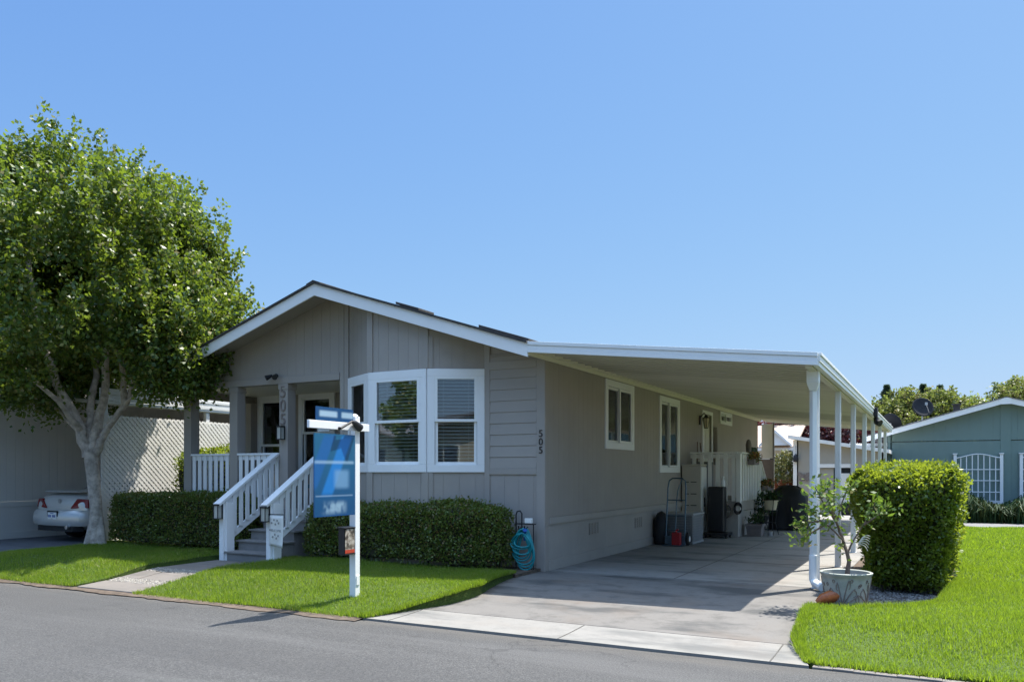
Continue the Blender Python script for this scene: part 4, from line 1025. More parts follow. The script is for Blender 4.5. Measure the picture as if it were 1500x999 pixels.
for s in (-1, 1): b = MB(); b.prism([(CYc+1.15, 1.12), (CYc+1.62, 1.39), (CYc+2.9, 1.38), (CYc+3.5, 1.03), (CYc+2.3, 1.0)], CXc+s*.72, CXc+s*.80, 'x'); b.build('side_window', M['carglass'], car)
b = MB(); b.hexa([(CXc-.66, CYc+.98, 1.13), (CXc+.66, CYc+.98, 1.13), (CXc+.66, CYc+1.0, 1.10), (CXc-.66, CYc+1.0, 1.10), (CXc-.55, CYc+1.56, 1.425), (CXc+.55, CYc+1.56, 1.425), (CXc+.55, CYc+1.58, 1.39), (CXc-.55, CYc+1.58, 1.39)]); b.build('rear_window', M['carglass'], car)
for x in (-.80, .80):
    for y in (.95, 3.85):
        b = MB(); b.lathe([(.21, -.105), (.30, -.105), (.33, -.08), (.335, 0), (.33, .08), (.30, .105), (.21, .105)], (CXc+x, CYc+y, .335), 28, 'x'); wh = b.build('wheel', M['rubber'], car, smooth=True)
        b = MB(); b.lathe([(.02, -.11), (.2, -.107), (.212, 0), (.2, .107), (.02, .11)], (CXc+x, CYc+y, .335), 20, 'x'); b.build('rim', M['steel'], wh, smooth=True)

# ------------------------------------------------------------------ houses behind
th = thing('teal_house', (2.34, 36, -.3), 'teal house with white rake boards and wall trellises at the right', 'house')
TY, TRX, TRZ = 36.0, 2.34, 4.42; tzr = lambda x: TRZ-.285*abs(x-TRX)
b = MB(); FT = (V(0, TY, 0), V(1, 0, 0), V(0, -1, 0))
wallmesh(b, FT, -1.72, 6.4, -.35, lambda u: 2.76, bw=.405, gap=.004); wallmesh(b, FT, -1.72, 6.4, 2.79, lambda u: tzr(u)-.1, bw=.405, gap=.004)
wallmesh(b, (V(-1.72, 0, 0), V(0, 1, 0), V(-1, 0, 0)), TY, TY+16, -.35, lambda u: 3.2); wallmesh(b, (V(6.4, 0, 0), V(0, 1, 0), V(1, 0, 0)), TY, TY+16, -.35, lambda u: 3.2)
b.build('wall', M['teal'], th)
b = MB(); b.fbox(FT, -1.78, -.35, -.01, -1.66, 3.1, .02); b.build('corner_board', M['teal'], th)
b = MB(); b.fbox(FT, TRX-.17, -.35, 0, TRX+.17, 4.15, .025); b.build('centre_board', M['teal'], th)
b = MB()
for x0, x1 in ((-2.55, TRX), (TRX, 6.9)):
    b.hexa([(x0, TY-.4, tzr(x0)-.035), (x1, TY-.4, tzr(x1)-.035), (x1, TY+16, tzr(x1)-.035), (x0, TY+16, tzr(x0)-.035), (x0, TY-.4, tzr(x0)), (x1, TY-.4, tzr(x1)), (x1, TY+16, tzr(x1)), (x0, TY+16, tzr(x0))])
trf = b.build('roof', M['shingle_grey'], th)
b = MB()
for x0, x1 in ((-2.56, TRX), (TRX, 6.91)):
    b.hexa([(x0, TY-.38, tzr(x0)-.24), (x1, TY-.38, tzr(x1)-.24), (x1, TY-.34, tzr(x1)-.24), (x0, TY-.34, tzr(x0)-.24), (x0, TY-.38, tzr(x0)-.036), (x1, TY-.38, tzr(x1)-.036), (x1, TY-.34, tzr(x1)-.036), (x0, TY-.34, tzr(x0)-.036)])
b.box(TRX-.17, TY-.40, TRZ-.29, TRX+.17, TY-.381, TRZ-.05); b.box(1.55, TY-.02, .36, 3.6, TY-.003, .45)
b.build('rake_fascia', M['white'], th)
b = MB(); b.box(.6, TY+1.5, 3.8, .85, TY+1.75, 4.3); b.box(.55, TY+1.45, 4.301, .9, TY+1.8, 4.35); b.build('flue_vent', M['shingle'], trf)
b = MB(); b.hexa([(-1.2, TY+2, tzr(-1.2)), (.4, TY+2, tzr(.4)), (.4, TY+5, tzr(.4)), (-1.2, TY+5, tzr(-1.2)), (-1.1, TY+2.1, tzr(-1.2)+.2), (.3, TY+2.1, tzr(.4)+.12), (.3, TY+4.9, tzr(.4)+.12), (-1.1, TY+4.9, tzr(-1.2)+.2)]); b.build('roof_panel', M['resin_grey'], trf)
b = MB(); b.box(-5.2, TY+.5, 2.62, -1.8, TY+8, 2.75); b.build('lean_to_roof', M['alum_white'], th)
def trellis(x, label):
    t = thing('trellis', (x, TY-.12, -.3), label, 'trellis', 'white wall trellises on the teal house'); y = TY-.10; z0 = -.1; z1 = 2.12; h = .78
    for s in (-1, 1):
        b = MB(); b.box(x+s*h-.055, y-.05, -.32, x+s*h+.055, y+.05, z1+.12); b.box(x+s*h-.08, y-.075, z1+.121, x+s*h+.08, y+.075, z1+.16); b.build('post', M['white'], t, bev=.006)
    b = MB(); top = lambda u: z1-.03+.16*math.cos(u/h*PI/1.0*.9)*.5+.08
    for i in range(1, 8):
        u = -h+2*h*i/8; b.box(x+u-.016, y-.012, z0, x+u+.016, y+.012, top(u))
    for z in (.35, .78, 1.22, 1.65): b.box(x-h+.056, y-.028, z-.016, x+h-.056, y-.013, z+.016)
    pts = [(x+u, y-.02, top(u)) for u in [-h+.05+(2*h-.1)*i/20 for i in range(21)]]; b.tube(pts, .022, 6)
    b.build('slats', M['white'], t)
trellis(1.42, 'white arched trellis standing left of the teal house centre board'); trellis(3.62, 'white arched trellis cut off by the right edge of the photo')
def dish(loc, label, d=(-.5, -.8, .45), r=.36):
    t = thing('satellite_dish', loc, label, 'satellite dish', 'satellite dishes on the roofs'); L = Vector(loc); d = Vector(d).normalized()
    b = MB(); a = d.orthogonal().normalized(); e = d.cross(a); c = L+V(0, 0, .75); vs = []; fs = []; n = 28
    for i in range(7):
        q = r*i/6
        for k in range(n):
            th_ = 2*PI*k/n; vs.append(c+(a*math.cos(th_)+e*math.sin(th_))*q+d*(q*q*.45))
    fs = [(i*n+k, i*n+(k+1) % n, (i+1)*n+(k+1) % n, (i+1)*n+k) for i in range(6) for k in range(n)]; b.add(vs, fs)
    o = b.build('reflector', M['dish'], t, smooth=True); s = o.modifiers.new('solid', 'SOLIDIFY'); s.thickness = .015
    b = MB(); b.tube([L-V(0, 0, .1), L+V(0, 0, .45), c-d*.05], .028, 8); b.tube([c-e*r*.9*(1 if e.z > 0 else -1), c+d*.45-V(0, 0, .05)], .015, 6); b.box(*(c+d*.45-V(.05, .05, .08)), *(c+d*.45+V(.05, .05, .04))); b.build('mast', M['steel'], t)
dish((-.55, 38.5, 3.55), 'larger dark satellite dish on the teal house roof, seen face-on', (.35, -.85, .35), .44)
dish((-1.75, 38.5, 2.95), 'lower dark satellite dish just behind the carport end', (.35, .75, .5), .42)
sh = thing('beige_shed', (-3.7, 34, -.3), 'beige outbuilding with sloped white fascia beyond the carport', 'outbuilding')
b = MB(); FH = (V(0, 34, 0), V(1, 0, 0), V(0, -1, 0)); sz = lambda u: 2.86-.17*(u+5.05); DH = (-4.25, -2.95, -.3, 1.72)
wallmesh(b, FH, -5.05, -1.9, -.35, sz, [DH], bw=.2); wallmesh(b, (V(-5.05, 0, 0), V(0, 1, 0), V(-1, 0, 0)), 34, 38, -.35, lambda u: 2.8); wallmesh(b, (V(0, 38, 0), V(1, 0, 0), V(0, 1, 0)), -5.05, -1.9, -.35, sz)
b.build('wall', M['beige'], sh)
b = MB(); x0, x1 = -5.3, -1.6
b.hexa([(x0, 33.7, sz(x0)), (x1, 33.7, sz(x1)), (x1, 38.2, sz(x1)), (x0, 38.2, sz(x0)), (x0, 33.7, sz(x0)+.14), (x1, 33.7, sz(x1)+.14), (x1, 38.2, sz(x1)+.14), (x0, 38.2, sz(x0)+.14)]); b.build('roof', M['white_old'], sh)
b = MB(); b.box(-5.14, 33.95, -.35, -5.0, 34.05, 2.84); b.fbox(FH, -4.40, -.3, 0, -4.251, 1.87, .03); b.fbox(FH, -2.949, -.3, 0, -2.8, 1.87, .03); b.fbox(FH, -4.251, 1.721, 0, -2.949, 1.87, .029); b.build('trim_board', M['white_old'], sh)
b = MB(); b.fbox(FH, -4.24, -.3, -.09, -3.62, 1.70, -.05); b.build('door', M['beige'], sh)
b = MB(); b.fbox(FH, -3.6, -.25, -.08, -2.96, 1.70, -.07); b.build('door_glass', M['carglass'], sh)
b = MB()
for i in range(10): b.fbox(FH, -3.45+i*.042, .3, -.066+.01*(i % 2), -3.45+i*.042+.045, 1.5, -.055+.01*(i % 2))
b.build('curtain', M['resin_white'], sh)
t = MB(); cx, cz_ = -4.72, 1.35; y = 33.975
for s in (-1, 1):
    t.prism([(cx, cz_+.03), (cx+s*.08, cz_+.16), (cx+s*.24, cz_+.2), (cx+s*.27, cz_+.1), (cx+s*.17, cz_), (cx+s*.2, cz_-.12), (cx+s*.1, cz_-.18), (cx, cz_-.05)], y-.012, y+.0, 'y')
t.bar((cx, y-.015, cz_-.15), (cx, y-.015, cz_+.15), .03, .03); o = t.build('butterfly_ornament', M['rust_numbers']); tag(o, 'dark metal butterfly ornament on the beige outbuilding wall', 'ornament')
t = MB(); t.lathe([(.02, 0), (.09, .02), (.11, .12), (.09, .25), (.02, .33)], (-5.02, 33.84, 1.95), 14); t.tube([(-5.02, 33.84, 2.27), (-5.02, 33.84, 2.62)], .008, 6); o = t.build('bird_feeder', M['black'], smooth=True); tag(o, 'black bird feeder hanging at the outbuilding corner', 'bird feeder')
wh = thing('white_house', (-9, 41, -.3), 'white house with tan shingled roof seen past the deck', 'house')
b = MB(); wallmesh(b, (V(0, 40, 0), V(1, 0, 0), V(0, -1, 0)), -16, -6.15, -.35, lambda u: 2.75, bw=.4); wallmesh(b, (V(-6.15, 0, 0), V(0, 1, 0), V(1, 0, 0)), 40, 46, -.35, lambda u: 2.75+.36*(3-abs(u-43)), bw=.4)
b.build('wall', M['resin_white'], wh)
b = MB()
for s in (-1, 1):
    y0 = 43; y1 = 43+s*3.35; b.hexa([(-16.3, y0, 3.9), (-5.9, y0, 3.9), (-5.9, y1, 2.70), (-16.3, y1, 2.70), (-16.3, y0, 3.98), (-5.9, y0, 3.98), (-5.9, y1, 2.78), (-16.3, y1, 2.78)])
b.build('roof', M['shingle_tan'], wh)
b = MB(); b.box(-16.3, 39.58, 2.58, -5.9, 39.64, 2.70); b.build('fascia', M['white'], wh)
for x in (-6.95, -6.5):
    b = MB(); b.box(x-.17, 39.96, 1.0, x+.17, 39.985, 2.35); b.build('window', M['carglass'], wh)
b = MB()
for s in (-1, 1): b.prism([(-6.75+s*.0, 3.55), (-6.75+s*.75, 2.85), (-6.75+s*.75, 2.72), (-6.75, 3.40)], 39.2, 39.3, 'y')
b.prism([(-6.75, 3.45), (-6.1, 2.82), (-7.4, 2.82)], 39.301, 40.6, 'y'); b.build('porch_gable', M['white'], wh)
ss = thing('rear_awning_panel', (-5.2, 28.6, 0), 'white and brown screen panel at the rear corner of the house', 'screen')
b = MB(); b.box(-5.35, 28.45, 2.02, -4.98, 28.5, 3.2); b.build('upper_panel', M['resin_white'], ss)
b = MB(); b.box(-5.35, 28.45, 0, -4.98, 28.5, 1.98); b.build('lower_panel', M['cleat'], ss)
b = MB(); b.box(-4.975, 28.44, 0, -4.93, 28.51, 3.25); b.build('post', M['deckgrey'], ss)
def bush(name, label, cat, C, R, n, leaf, lw, mats, loc):
    t = thing(name, loc, label, cat); C = np.array(C); R = np.array(R)
    b = MB()
    for i in range(8): a = i*.8; b.tube([loc, (C[0]+math.cos(a)*R[0]*.4, C[1]+math.sin(a)*R[1]*.4, C[2]+R[2]*.3)], [.03, .008], 6)
    b.build('branches', M['twig'], t)
    for nm, m, zr_ in mats:
        d = unit(RNG.normal(size=(n, 3))); r = RNG.uniform(.35, 1, n)**.5; P = C+d*R*r[:, None]*(1+.15*n3(d*3, 1, 4))[:, None]
        f = (P[:, 2]-C[2])/R[2]; P = P[(f >= zr_[0]) & (f <= zr_[1])]
        npmesh(nm, leafverts(P, RNG.normal(size=P.shape)+[0, 0, .4], leaf, lw), 4, m, t)
bush('red_tipped_shrub', 'tall shrub, green above and orange red below, by the white house', 'shrub', (-5.65, 35.6, 1.15), (.62, .6, 1.3), 3200, .12, .07, [('foliage', M['photinia'], (-.05, 1.2)), ('red_foliage', M['photinia_red'], (-1.2, .05))], (-5.65, 35.6, -.3))
# the other side of the street, which the windows reflect
b = MB(); b.box(-70, -40, -.5, 50, -9.2, -.14); o = b.build('far_verge', M['lawn']); o['kind'] = 'structure'
def plain_house(x0, x1, y0, y1, label, mat, roofm):
    t = thing('opposite_house', ((x0+x1)/2, y1, -.14), label, 'house'); xm = (x0+x1)/2; f = lambda u: 4.7-.3*abs(u-xm)
    F = (V(0, y1, 0), V(-1, 0, 0), V(0, 1, 0)); b = MB(); ho = [(-x1+1.2, -x1+2.6, 1.5, 2.9), (-x0-3.0, -x0-1.4, 1.4, 2.9)]
    wallmesh(b, F, -x1, -x0, -.2, lambda u: f(-u)-.1, ho, bw=.4); wallmesh(b, (V(0, y0, 0), V(1, 0, 0), V(0, -1, 0)), x0, x1, -.2, lambda u: f(u)-.1, bw=4)
    for x, s in ((x0, -1), (x1, 1)): wallmesh(b, (V(x, 0, 0), V(0, s, 0), V(s, 0, 0)), min(s*y0, s*y1), max(s*y0, s*y1), -.2, lambda u: 3.3, bw=4)
    b.build('wall', mat, t)
    for u0, u1, v0, v1 in ho: window(t, (V(0, y1, 0)+V(-1, 0, 0)*u0+V(0, 0, v0), V(-1, 0, 0), V(0, 1, 0)), u1-u0, v1-v0, .1, 'slide', False)
    b = MB()
    for a, c in ((x0-.3, xm), (xm, x1+.3)): b.hexa([(a, y0-.4, f(a)-.12), (c, y0-.4, f(c)-.12), (c, y1+.6, f(c)-.12), (a, y1+.6, f(a)-.12), (a, y0-.4, f(a)), (c, y0-.4, f(c)), (c, y1+.6, f(c)), (a, y1+.6, f(a))])
    b.build('roof', roofm, t)
plain_house(-34, -25.5, -30, -14, 'pale house across the street, mirrored in the porch windows', M['neigh'], M['shingle_grey'])
plain_house(3.5, 12, -30, -14, 'beige house across the street, mirrored in the right bay pane', M['beige'], M['shingle'])
for x, y, zc, r, l in ((-22.5, -12.5, 4.6, 2.6, 'round street tree opposite, mirrored in the bay window'), (-39, -13, 4.4, 2.7, 'round street tree opposite, mirrored in the porch window'), (1.2, -13.5, 4.0, 2.0, 'small street tree opposite, mirrored in the right bay pane')):
    small_tree('street_tree', l, 'tree', (x, y, -.14), (x, y, zc), (r, r, r*1.05), 420, 26, .24, .17, M['treeleaf'], seed=int(r*10))
# strap-leaved planting and lane in front of the teal house
b = MB(); b.box(-.9, 30.6, -.5, 40, 33.1, -.285); o = b.build('lane', M['lane']); o['kind'] = 'structure'
b = MB(); b.box(-1.9, 33.1, -.5, 40, 35.9, -.29); o = b.build('planting_bed', M['soil']); o['kind'] = 'structure'
n = 5200; X = RNG.uniform(-.5, 9, n); Y = RNG.uniform(33.3, 35.3, n); A = RNG.uniform(0, 2*PI, n); H = RNG.uniform(.45, .95, n)*(1+.25*np.sin(X*2.3)); O = RNG.uniform(.15, .55, n)
P0 = np.stack([X, Y, np.full(n, -.3)], 1); dr_ = np.stack([np.cos(A), np.sin(A), np.zeros(n)], 1); wv = np.stack([-np.sin(A), np.cos(A), np.zeros(n)], 1)*.018
P1 = P0+dr_*(O*.35)[:, None]+np.array([0, 0, 1])*H[:, None]; P2 = P0+dr_*O[:, None]*1.1+np.array([0, 0, 1])*(H*.7)[:, None]
vs = np.concatenate([np.stack([P0-wv, P0+wv, P1+wv, P1-wv], 1).reshape(-1, 3), np.stack([P1-wv, P1+wv, P2+wv*.2, P2-wv*.2], 1).reshape(-1, 3)])
o = npmesh('ground_cover', vs, 4, M['strap']); tag(o, 'dark green strap-leaved planting along the teal house', None, None, 'stuff')

# ------------------------------------------------------------------ street sign of the agent
PX_, PYp = -6.56, 8.06; gz = zlawn(PX_, PYp)
sp = thing('sign_post', (PX_, PYp, gz), 'white wooden yard sign post with a cross arm on the lawn', 'sign post')
b = MB(); b.box(PX_-.047, PYp-.047, gz-.05, PX_+.047, PYp+.047, 2.24); b.lathe([(.062, 0), (.05, .02), (.02, .035), (.002, .04)], (PX_, PYp, 2.24), 4)
b.build('post', M['white'], sp, bev=.006)
b = MB(); b.box(PX_+.048, PYp-.93, 2.055, PX_+.086, PYp+.19, 2.150); b.build('arm', M['white'], sp, bev=.005)
b = MB(); b.box(PX_+.0475, PYp-.03, .10, PX_+.056, PYp+.03, .22); b.build('stake_plate', M['white'], sp, bev=.003)
def m_sign(name, kind):
    m, nt, bs, o = newmat(name); co = coords(nt); sx = nt.nodes.new('ShaderNodeSeparateXYZ'); nt.links.new(co, sx.inputs[0]); u, v = sx.outputs[1], sx.outputs[2]
    blue = (.006, .085, .22); c = blue
    def blob(c, u0, u1, v0, v1, col, k, soft=.03, nz=0):
        f = mathn(nt, 'MULTIPLY', mathn(nt, 'MULTIPLY', sstep(nt, u, u0-soft, u0+soft), sstep(nt, u, u1+soft, u1-soft)), mathn(nt, 'MULTIPLY', sstep(nt, v, v0-soft*.7, v0+soft*.7), sstep(nt, v, v1+soft*.7, v1-soft*.7)))
        if nz: f = mathn(nt, 'MULTIPLY', f, sstep(nt, noise(nt, co, nz, 2), .35, .6))
        return mixcol(nt, mathn(nt, 'MULTIPLY', f, k), c, col)
    c = mixcol(nt, sstep(nt, v, 0, 1.3), (.006, .06, .165), (.010, .105, .20))
    if kind == 'main':
        # diagonal pale blue strokes (the blurred emblem); u runs away from the street
        w_ = mathn(nt, 'SUBTRACT', u, mathn(nt, 'MULTIPLY', v, .52))
        def stroke(c, a, d, v0, v1, col, k):
            f = mathn(nt, 'MULTIPLY', sstep(nt, w_, a-.03, a+.03), sstep(nt, w_, d+.03, d-.03)); f = mathn(nt, 'MULTIPLY', f, mathn(nt, 'MULTIPLY', sstep(nt, v, v0-.05, v0+.05), sstep(nt, v, v1+.05, v1-.05)))
            return mixcol(nt, mathn(nt, 'MULTIPLY', f, k), c, col)
        c = stroke(c, -.10, .10, .42, 1.14, (.012, .17, .48), .9); c = stroke(c, -.42, -.22, .5, 1.14, (.01, .10, .30), .85)
        c = blob(c, .0, .72, .80, .83, (.35, .52, .65), .6, .03)
        c = blob(c, .36, .62, .50, .72, (.16, .32, .50), .7, .05); c = blob(c, .02, .7, .40, .415, (.3, .42, .55), .5, .015)
        c = blob(c, .14, .56, .20, .33, (.36, .52, .62), .6, .06, 5); c = blob(c, .0, .75, .07, .11, (.25, .33, .62), .9, .02); c = blob(c, .55, .70, .03, .14, (.45, .55, .75), .7, .02); c = blob(c, -.1, .9, -.1, .16, (.01, .06, .32), .5, .03)
    else:
        c = blob(c, .06, .38, .045, .115, (.42, .58, .68), .75, .025); c = blob(c, .46, .68, .045, .115, (.40, .56, .66), .75, .025)
    nt.links.new(c, bs.inputs['Base Color']); bs.inputs['Roughness'].default_value = .35; return m
px = PX_+.066; b = MB(); b.box(px-.008, PYp-.83, 1.0, px+.008, PYp-.085, 2.0); o = b.build('yard_sign', m_sign('blue_sign_print', 'main'), origin=(px, PYp-.83, .84)); tag(o, 'tall blue yard sign with pale diagonal emblem hanging from the post arm', 'sign')
for y in (PYp-.75, PYp-.17):
    b = MB(); b.tube([(px, y, 1.985), (px, y, 2.06)], .006, 6); b.build('hook', M['steel'], o)
px2 = PX_+.066; b = MB(); b.box(px2-.006, PYp-.80, 2.158, px2+.006, PYp-.12, 2.318); o = b.build('rider_sign', m_sign('blue_rider_print', 'rider'), origin=(px2, PYp-.80, 2.158)); tag(o, 'narrow blue rider sign standing on top of the post arm', 'sign')
t = thing('sign_lamp', (PX_+.10, PYp-.12, 2.10), 'small black lamp on a bent stem clipped to the sign arm', 'lamp')
b = MB(); b.tube([(PX_+.10, PYp-.42, 2.07), (PX_+.125, PYp-.42, 2.07), (PX_+.14, PYp-.22, 2.165)], [.022, .016, .014], 8); b.build('stem', M['black'], t)
b = MB(); b.tube([(PX_+.135, PYp-.22, 2.165), (PX_+.13, PYp-.16, 2.15), (PX_+.125, PYp-.08, 2.105), (PX_+.125, PYp-.05, 2.09)], [.015, .035, .05, .052], 12); b.build('lamp_shade', M['blackplastic'], t, smooth=True)
t = thing('brochure_box', (PX_, PYp-.09, .50), 'dark clear-fronted brochure box with a picture flyer on the sign post', 'brochure box')
x0, x1, y0, y1 = PX_-.05, PX_+.055, PYp-.255, PYp-.049
b = MB(); b.box(x0, y0, .50, x1, y1, .512); b.box(x0, y0, .513, x1-.012, y0+.008, .83); b.box(x0, y1-.008, .513, x1-.012, y1, .83); b.box(x0, y0+.009, .513, x0+.008, y1-.009, .83)
b.hexa([(x0-.008, y0-.012, .83), (x1+.001, y0-.012, .83), (x1+.001, y1, .83), (x0-.008, y1, .83), (x0-.008, y0-.012, .852), (x1+.001, y0-.012, .842), (x1+.001, y1, .842), (x0-.008, y1, .852)])
b.build('holder', M['blackplastic'], t, bev=.002)
m, nt, bs, o_ = newmat('flyer_print'); co_ = coords(nt); f_ = noise(nt, co_, 16, 4)
sx = nt.nodes.new('ShaderNodeSeparateXYZ'); nt.links.new(co_, sx.inputs[0])
c_ = ramp(nt, f_, [(.38, (.06, .05, .04)), (.48, (.22, .18, .14)), (.60, (.45, .41, .35))])
nt.links.new(c_, bs.inputs['Base Color']); bs.inputs['Roughness'].default_value = .3
b = MB(); b.box(x1-.009, y0+.012, .565, x1-.006, y1-.012, .82); fly = b.build('flyer', m, t)
b = MB(); b.box(x1-.0095, y0+.012, .52, x1-.0055, y1-.012, .564); b.build('red_band', M['brick_red'], t)

# ------------------------------------------------------------------ things by the steps and the house
t = thing('garden_flag', (-9.60, 9.86, .35), 'white welcome flag with grey flowers hanging at the right newel', 'flag')
b = MB(); vs = []; fs = []; n = 10
for i in range(n+1):
    v = i/n
    for j in range(7):
        u = j/6; vs.append((-9.76+.30*u, 9.80-.02*math.sin(u*5+v*3)*v, .82-.50*v-(.03*u*v)))
for i in range(n):
    for j in range(6): fs.append((i*7+j, i*7+j+1, (i+1)*7+j+1, (i+1)*7+j))
b.add(vs, fs); fl = b.build('cloth', M['white_old'], t, smooth=True); s = fl.modifiers.new('solid', 'SOLIDIFY'); s.thickness = .003
text_mesh('lettering', 'WELCOME', .055, M['numbers'], fl, facing((-9.61, 9.768, .575), (1, 0, -.05), (0, -1, 0)), .0005)
b = MB()
for cx, cz_ in ((-9.68, .70), (-9.60, .68), (-9.53, .70), (-9.63, .75), (-9.56, .74), (-9.66, .47), (-9.58, .45), (-9.61, .51), (-9.54, .49)):
    for k in range(5):
        a = k*1.26+cx*40; b.prism([(cx, cz_), (cx+.012*math.cos(a+.5), cz_+.012*math.sin(a+.5)), (cx+.026*math.cos(a), cz_+.026*math.sin(a)), (cx+.012*math.cos(a-.5), cz_+.012*math.sin(a-.5))], 9.765, 9.768, 'y')
b.build('flower_print', M['deckgrey'], fl)
b = MB(); b.tube([(-9.79, 9.80, .84), (-9.44, 9.80, .84)], .007, 8); b.build('rod', M['black'], t)
# hose stand and hose
HXs, HYs = -5.60, 10.93
t = thing('hose_stand', (HXs, HYs, 0), 'black iron hose stand at the front corner of the house', 'hose stand')
b = MB(); b.tube([(HXs-.14, HYs, -.02), (HXs-.14, HYs, .88), (HXs-.12, HYs, .93), (HXs-.07, HYs, .94), (HXs-.04, HYs, .90), (HXs-.04, HYs, .62)], .011, 8); b.tube([(HXs+.16, HYs, -.02), (HXs+.16, HYs, .74)], .009, 8); b.tube([(HXs-.14, HYs, .02), (HXs+.16, HYs, .02)], .008, 8)
b.box(HXs-.14, HYs-.05, .735, HXs+.18, HYs+.05, .75); b.tube([(HXs-.02, HYs-.04, .70), (HXs-.02, HYs-.14, .66), (HXs-.02, HYs-.15, .72)], .01, 8); b.tube([(HXs+.08, HYs-.04, .70), (HXs+.08, HYs-.14, .66), (HXs+.08, HYs-.15, .72)], .01, 8)
b.build('frame', M['black'], t, smooth=True)
b = MB(); b.box(HXs+.02, HYs-.03, .752, HXs+.14, HYs+.03, .83); b.build('soap_holder', M['resin_white'], t, bev=.008)
b = MB()
for i in range(9):
    r1 = .18+.014*(i % 4)+random.uniform(-.02, .02); cx = HXs+.03+random.uniform(-.035, .035); zb = .02+.055*i*.8+random.uniform(0, .05); yy = HYs-.07-.012*i; tz = .64+random.uniform(-.04, .05); pts = []
    for k in range(33):
        a = 2*PI*k/32; wz = (1-math.cos(a))/2      # 0 top .. 1 bottom
        pts.append((cx+math.sin(a)*r1*(.35+.65*wz)*(1 if wz < .5 else math.sin(min(PI, PI*(1-wz)+PI*.5))*.0+1)*1.0, yy+.01*math.sin(3*a), tz-(tz-zb)*wz))
    b.tube(pts, .0125, 8, False)
o = b.build('garden_hose', M['hose'], smooth=True); tag(o, 'teal garden hose hanging in loops from the black stand', 'hose')
b = MB(); b.tube([(HXs+.06, HYs-.10, .50), (HXs+.075, HYs-.13, .60), (HXs+.10, HYs-.17, .66)], [.018, .02, .035], 10); b.build('nozzle', M['hoseblue'], o, smooth=True)
# patio chair on the porch
t = thing('porch_chair', (-10.9, 12.4, .86), 'teal cushioned porch chair behind the porch railing', 'chair')
b = MB(); b.box(-11.16, 12.15, 1.22, -10.66, 12.65, 1.30); b.build('seat', M['teal_cushion'], t, bev=.02)
b = MB(); b.bar((-10.91, 12.62, 1.28), (-10.91, 12.80, 1.80), .5, .07, up=(0, 1, 0)); b.build('backrest', M['teal_cushion'], t, bev=.02)
for x in (-11.14, -10.68):
    for y in (12.17, 12.63):
        b = MB(); b.tube([(x, y, .861), (x, y, 1.22)], .018, 8); b.build('leg', M['black'], t)
    b = MB(); b.bar((x, 12.12, 1.50), (x, 12.72, 1.52), .06, .03); b.tube([(x, 12.17, 1.22), (x, 12.17, 1.49)], .016, 8); b.build('armrest', M['black'], t)

# ------------------------------------------------------------------ clutter under the carport
hx, hy = -4.86, 16.42
t = thing('hand_truck', (hx, hy, 0), 'blue grey two-wheeled hand truck leaning against the resin box', 'hand truck')
b = MB(); tilt = .22
def hp(u, z): return (hx+u, hy+.02+tilt*z*.55, z)
for s in (-1, 1): b.tube([hp(s*.20, .03), hp(s*.20, .5), hp(s*.195, 1.2), hp(s*.17, 1.36)], .016, 8)
b.tube([hp(-.17, 1.36), hp(-.1, 1.41), hp(.1, 1.41), hp(.17, 1.36)], .016, 8); b.tube([hp(0, .1), hp(0, .9), hp(.02, 1.15), hp(.1, 1.38)], .012, 8)
for z in (.32, .62, .95): b.tube([hp(-.2, z), hp(.2, z)], .013, 8)
b.build('frame', M['bluemetal'], t, smooth=True)
b = MB(); b.box(hx-.22, hy-.22, .012, hx+.22, hy+.02, .022); b.box(hx-.22, hy+.021, .012, hx+.22, hy+.03, .2); b.build('toe_plate', M['bluemetal'], t)
for s in (-.245, .245):
    b = MB(); b.lathe([(.05, -.035), (.11, -.04), (.135, -.02), (.135, .02), (.11, .04), (.05, .035)], (hx+s, hy+.14, .137), 22, 'x'); wl = b.build('wheel', M['rubber'], t, smooth=True)
    b = MB(); b.lathe([(.01, -.045), (.06, -.04), (.06, .04), (.01, .045)], (hx+s, hy+.14, .137), 14, 'x'); b.build('rim', M['resin_white'], wl)
b = MB(); b.box(hx-.02, hy-.16, .023, hx+.15, hy-.02, .28); b.tube([(hx+.06, hy-.09, .28), (hx+.06, hy-.09, .33), (hx+.11, hy-.09, .34)], .02, 8); o = b.build('fuel_can', M['red'], bev=.03); tag(o, 'red fuel can standing on the hand truck plate', 'fuel can')
t = thing('deck_box', (-4.98, 17.2, 0), 'low grey resin storage box with pale lid beside the hand truck', 'storage box')
b = MB(); b.box(-5.27, 16.85, .03, -4.60, 17.72, .60)
for i in range(9):
    z = .08+i*.055; b.box(-4.602, 16.88, z, -4.592, 17.69, z+.046); b.box(-5.24, 16.84, z, -4.63, 16.852, z+.046)
b.build('body', M['resin_grey'], t, bev=.02)
b = MB(); b.box(-5.29, 16.82, .602, -4.57, 17.75, .66); b.build('lid', M['resin_lid'], t, bev=.02); b = MB(); b.box(-5.28, 16.83, 0, -4.58, 17.74, .04); b.build('base', M['resin_lid'], t, bev=.01)
t = thing('storage_cabinet', (-5.1, 18.9, 0), 'tall beige resin cabinet with pale side against the wall', 'cabinet')
b = MB(); b.box(-5.33, 18.6, 0, -4.885, 19.12, 1.68); b.box(-5.34, 18.58, 1.682, -4.87, 19.14, 1.73); b.build('body', M['resin_beige'], t, bev=.008)
b = MB(); b.box(-4.884, 18.62, .05, -4.866, 19.1, 1.66); dd = b.build('door', M['resin_white'], t, bev=.006); b = MB(); b.box(-4.865, 18.82, .72, -4.845, 18.87, .95); b.build('handle', M['black'], dd)
b = MB()
for z in (.75, 1.02, 1.3):
    for x in (-5.26, -5.12, -5.08): b.box(x, 18.590, z, x+.10, 18.599, z+.018)
b.build('slot', M['black'], t)
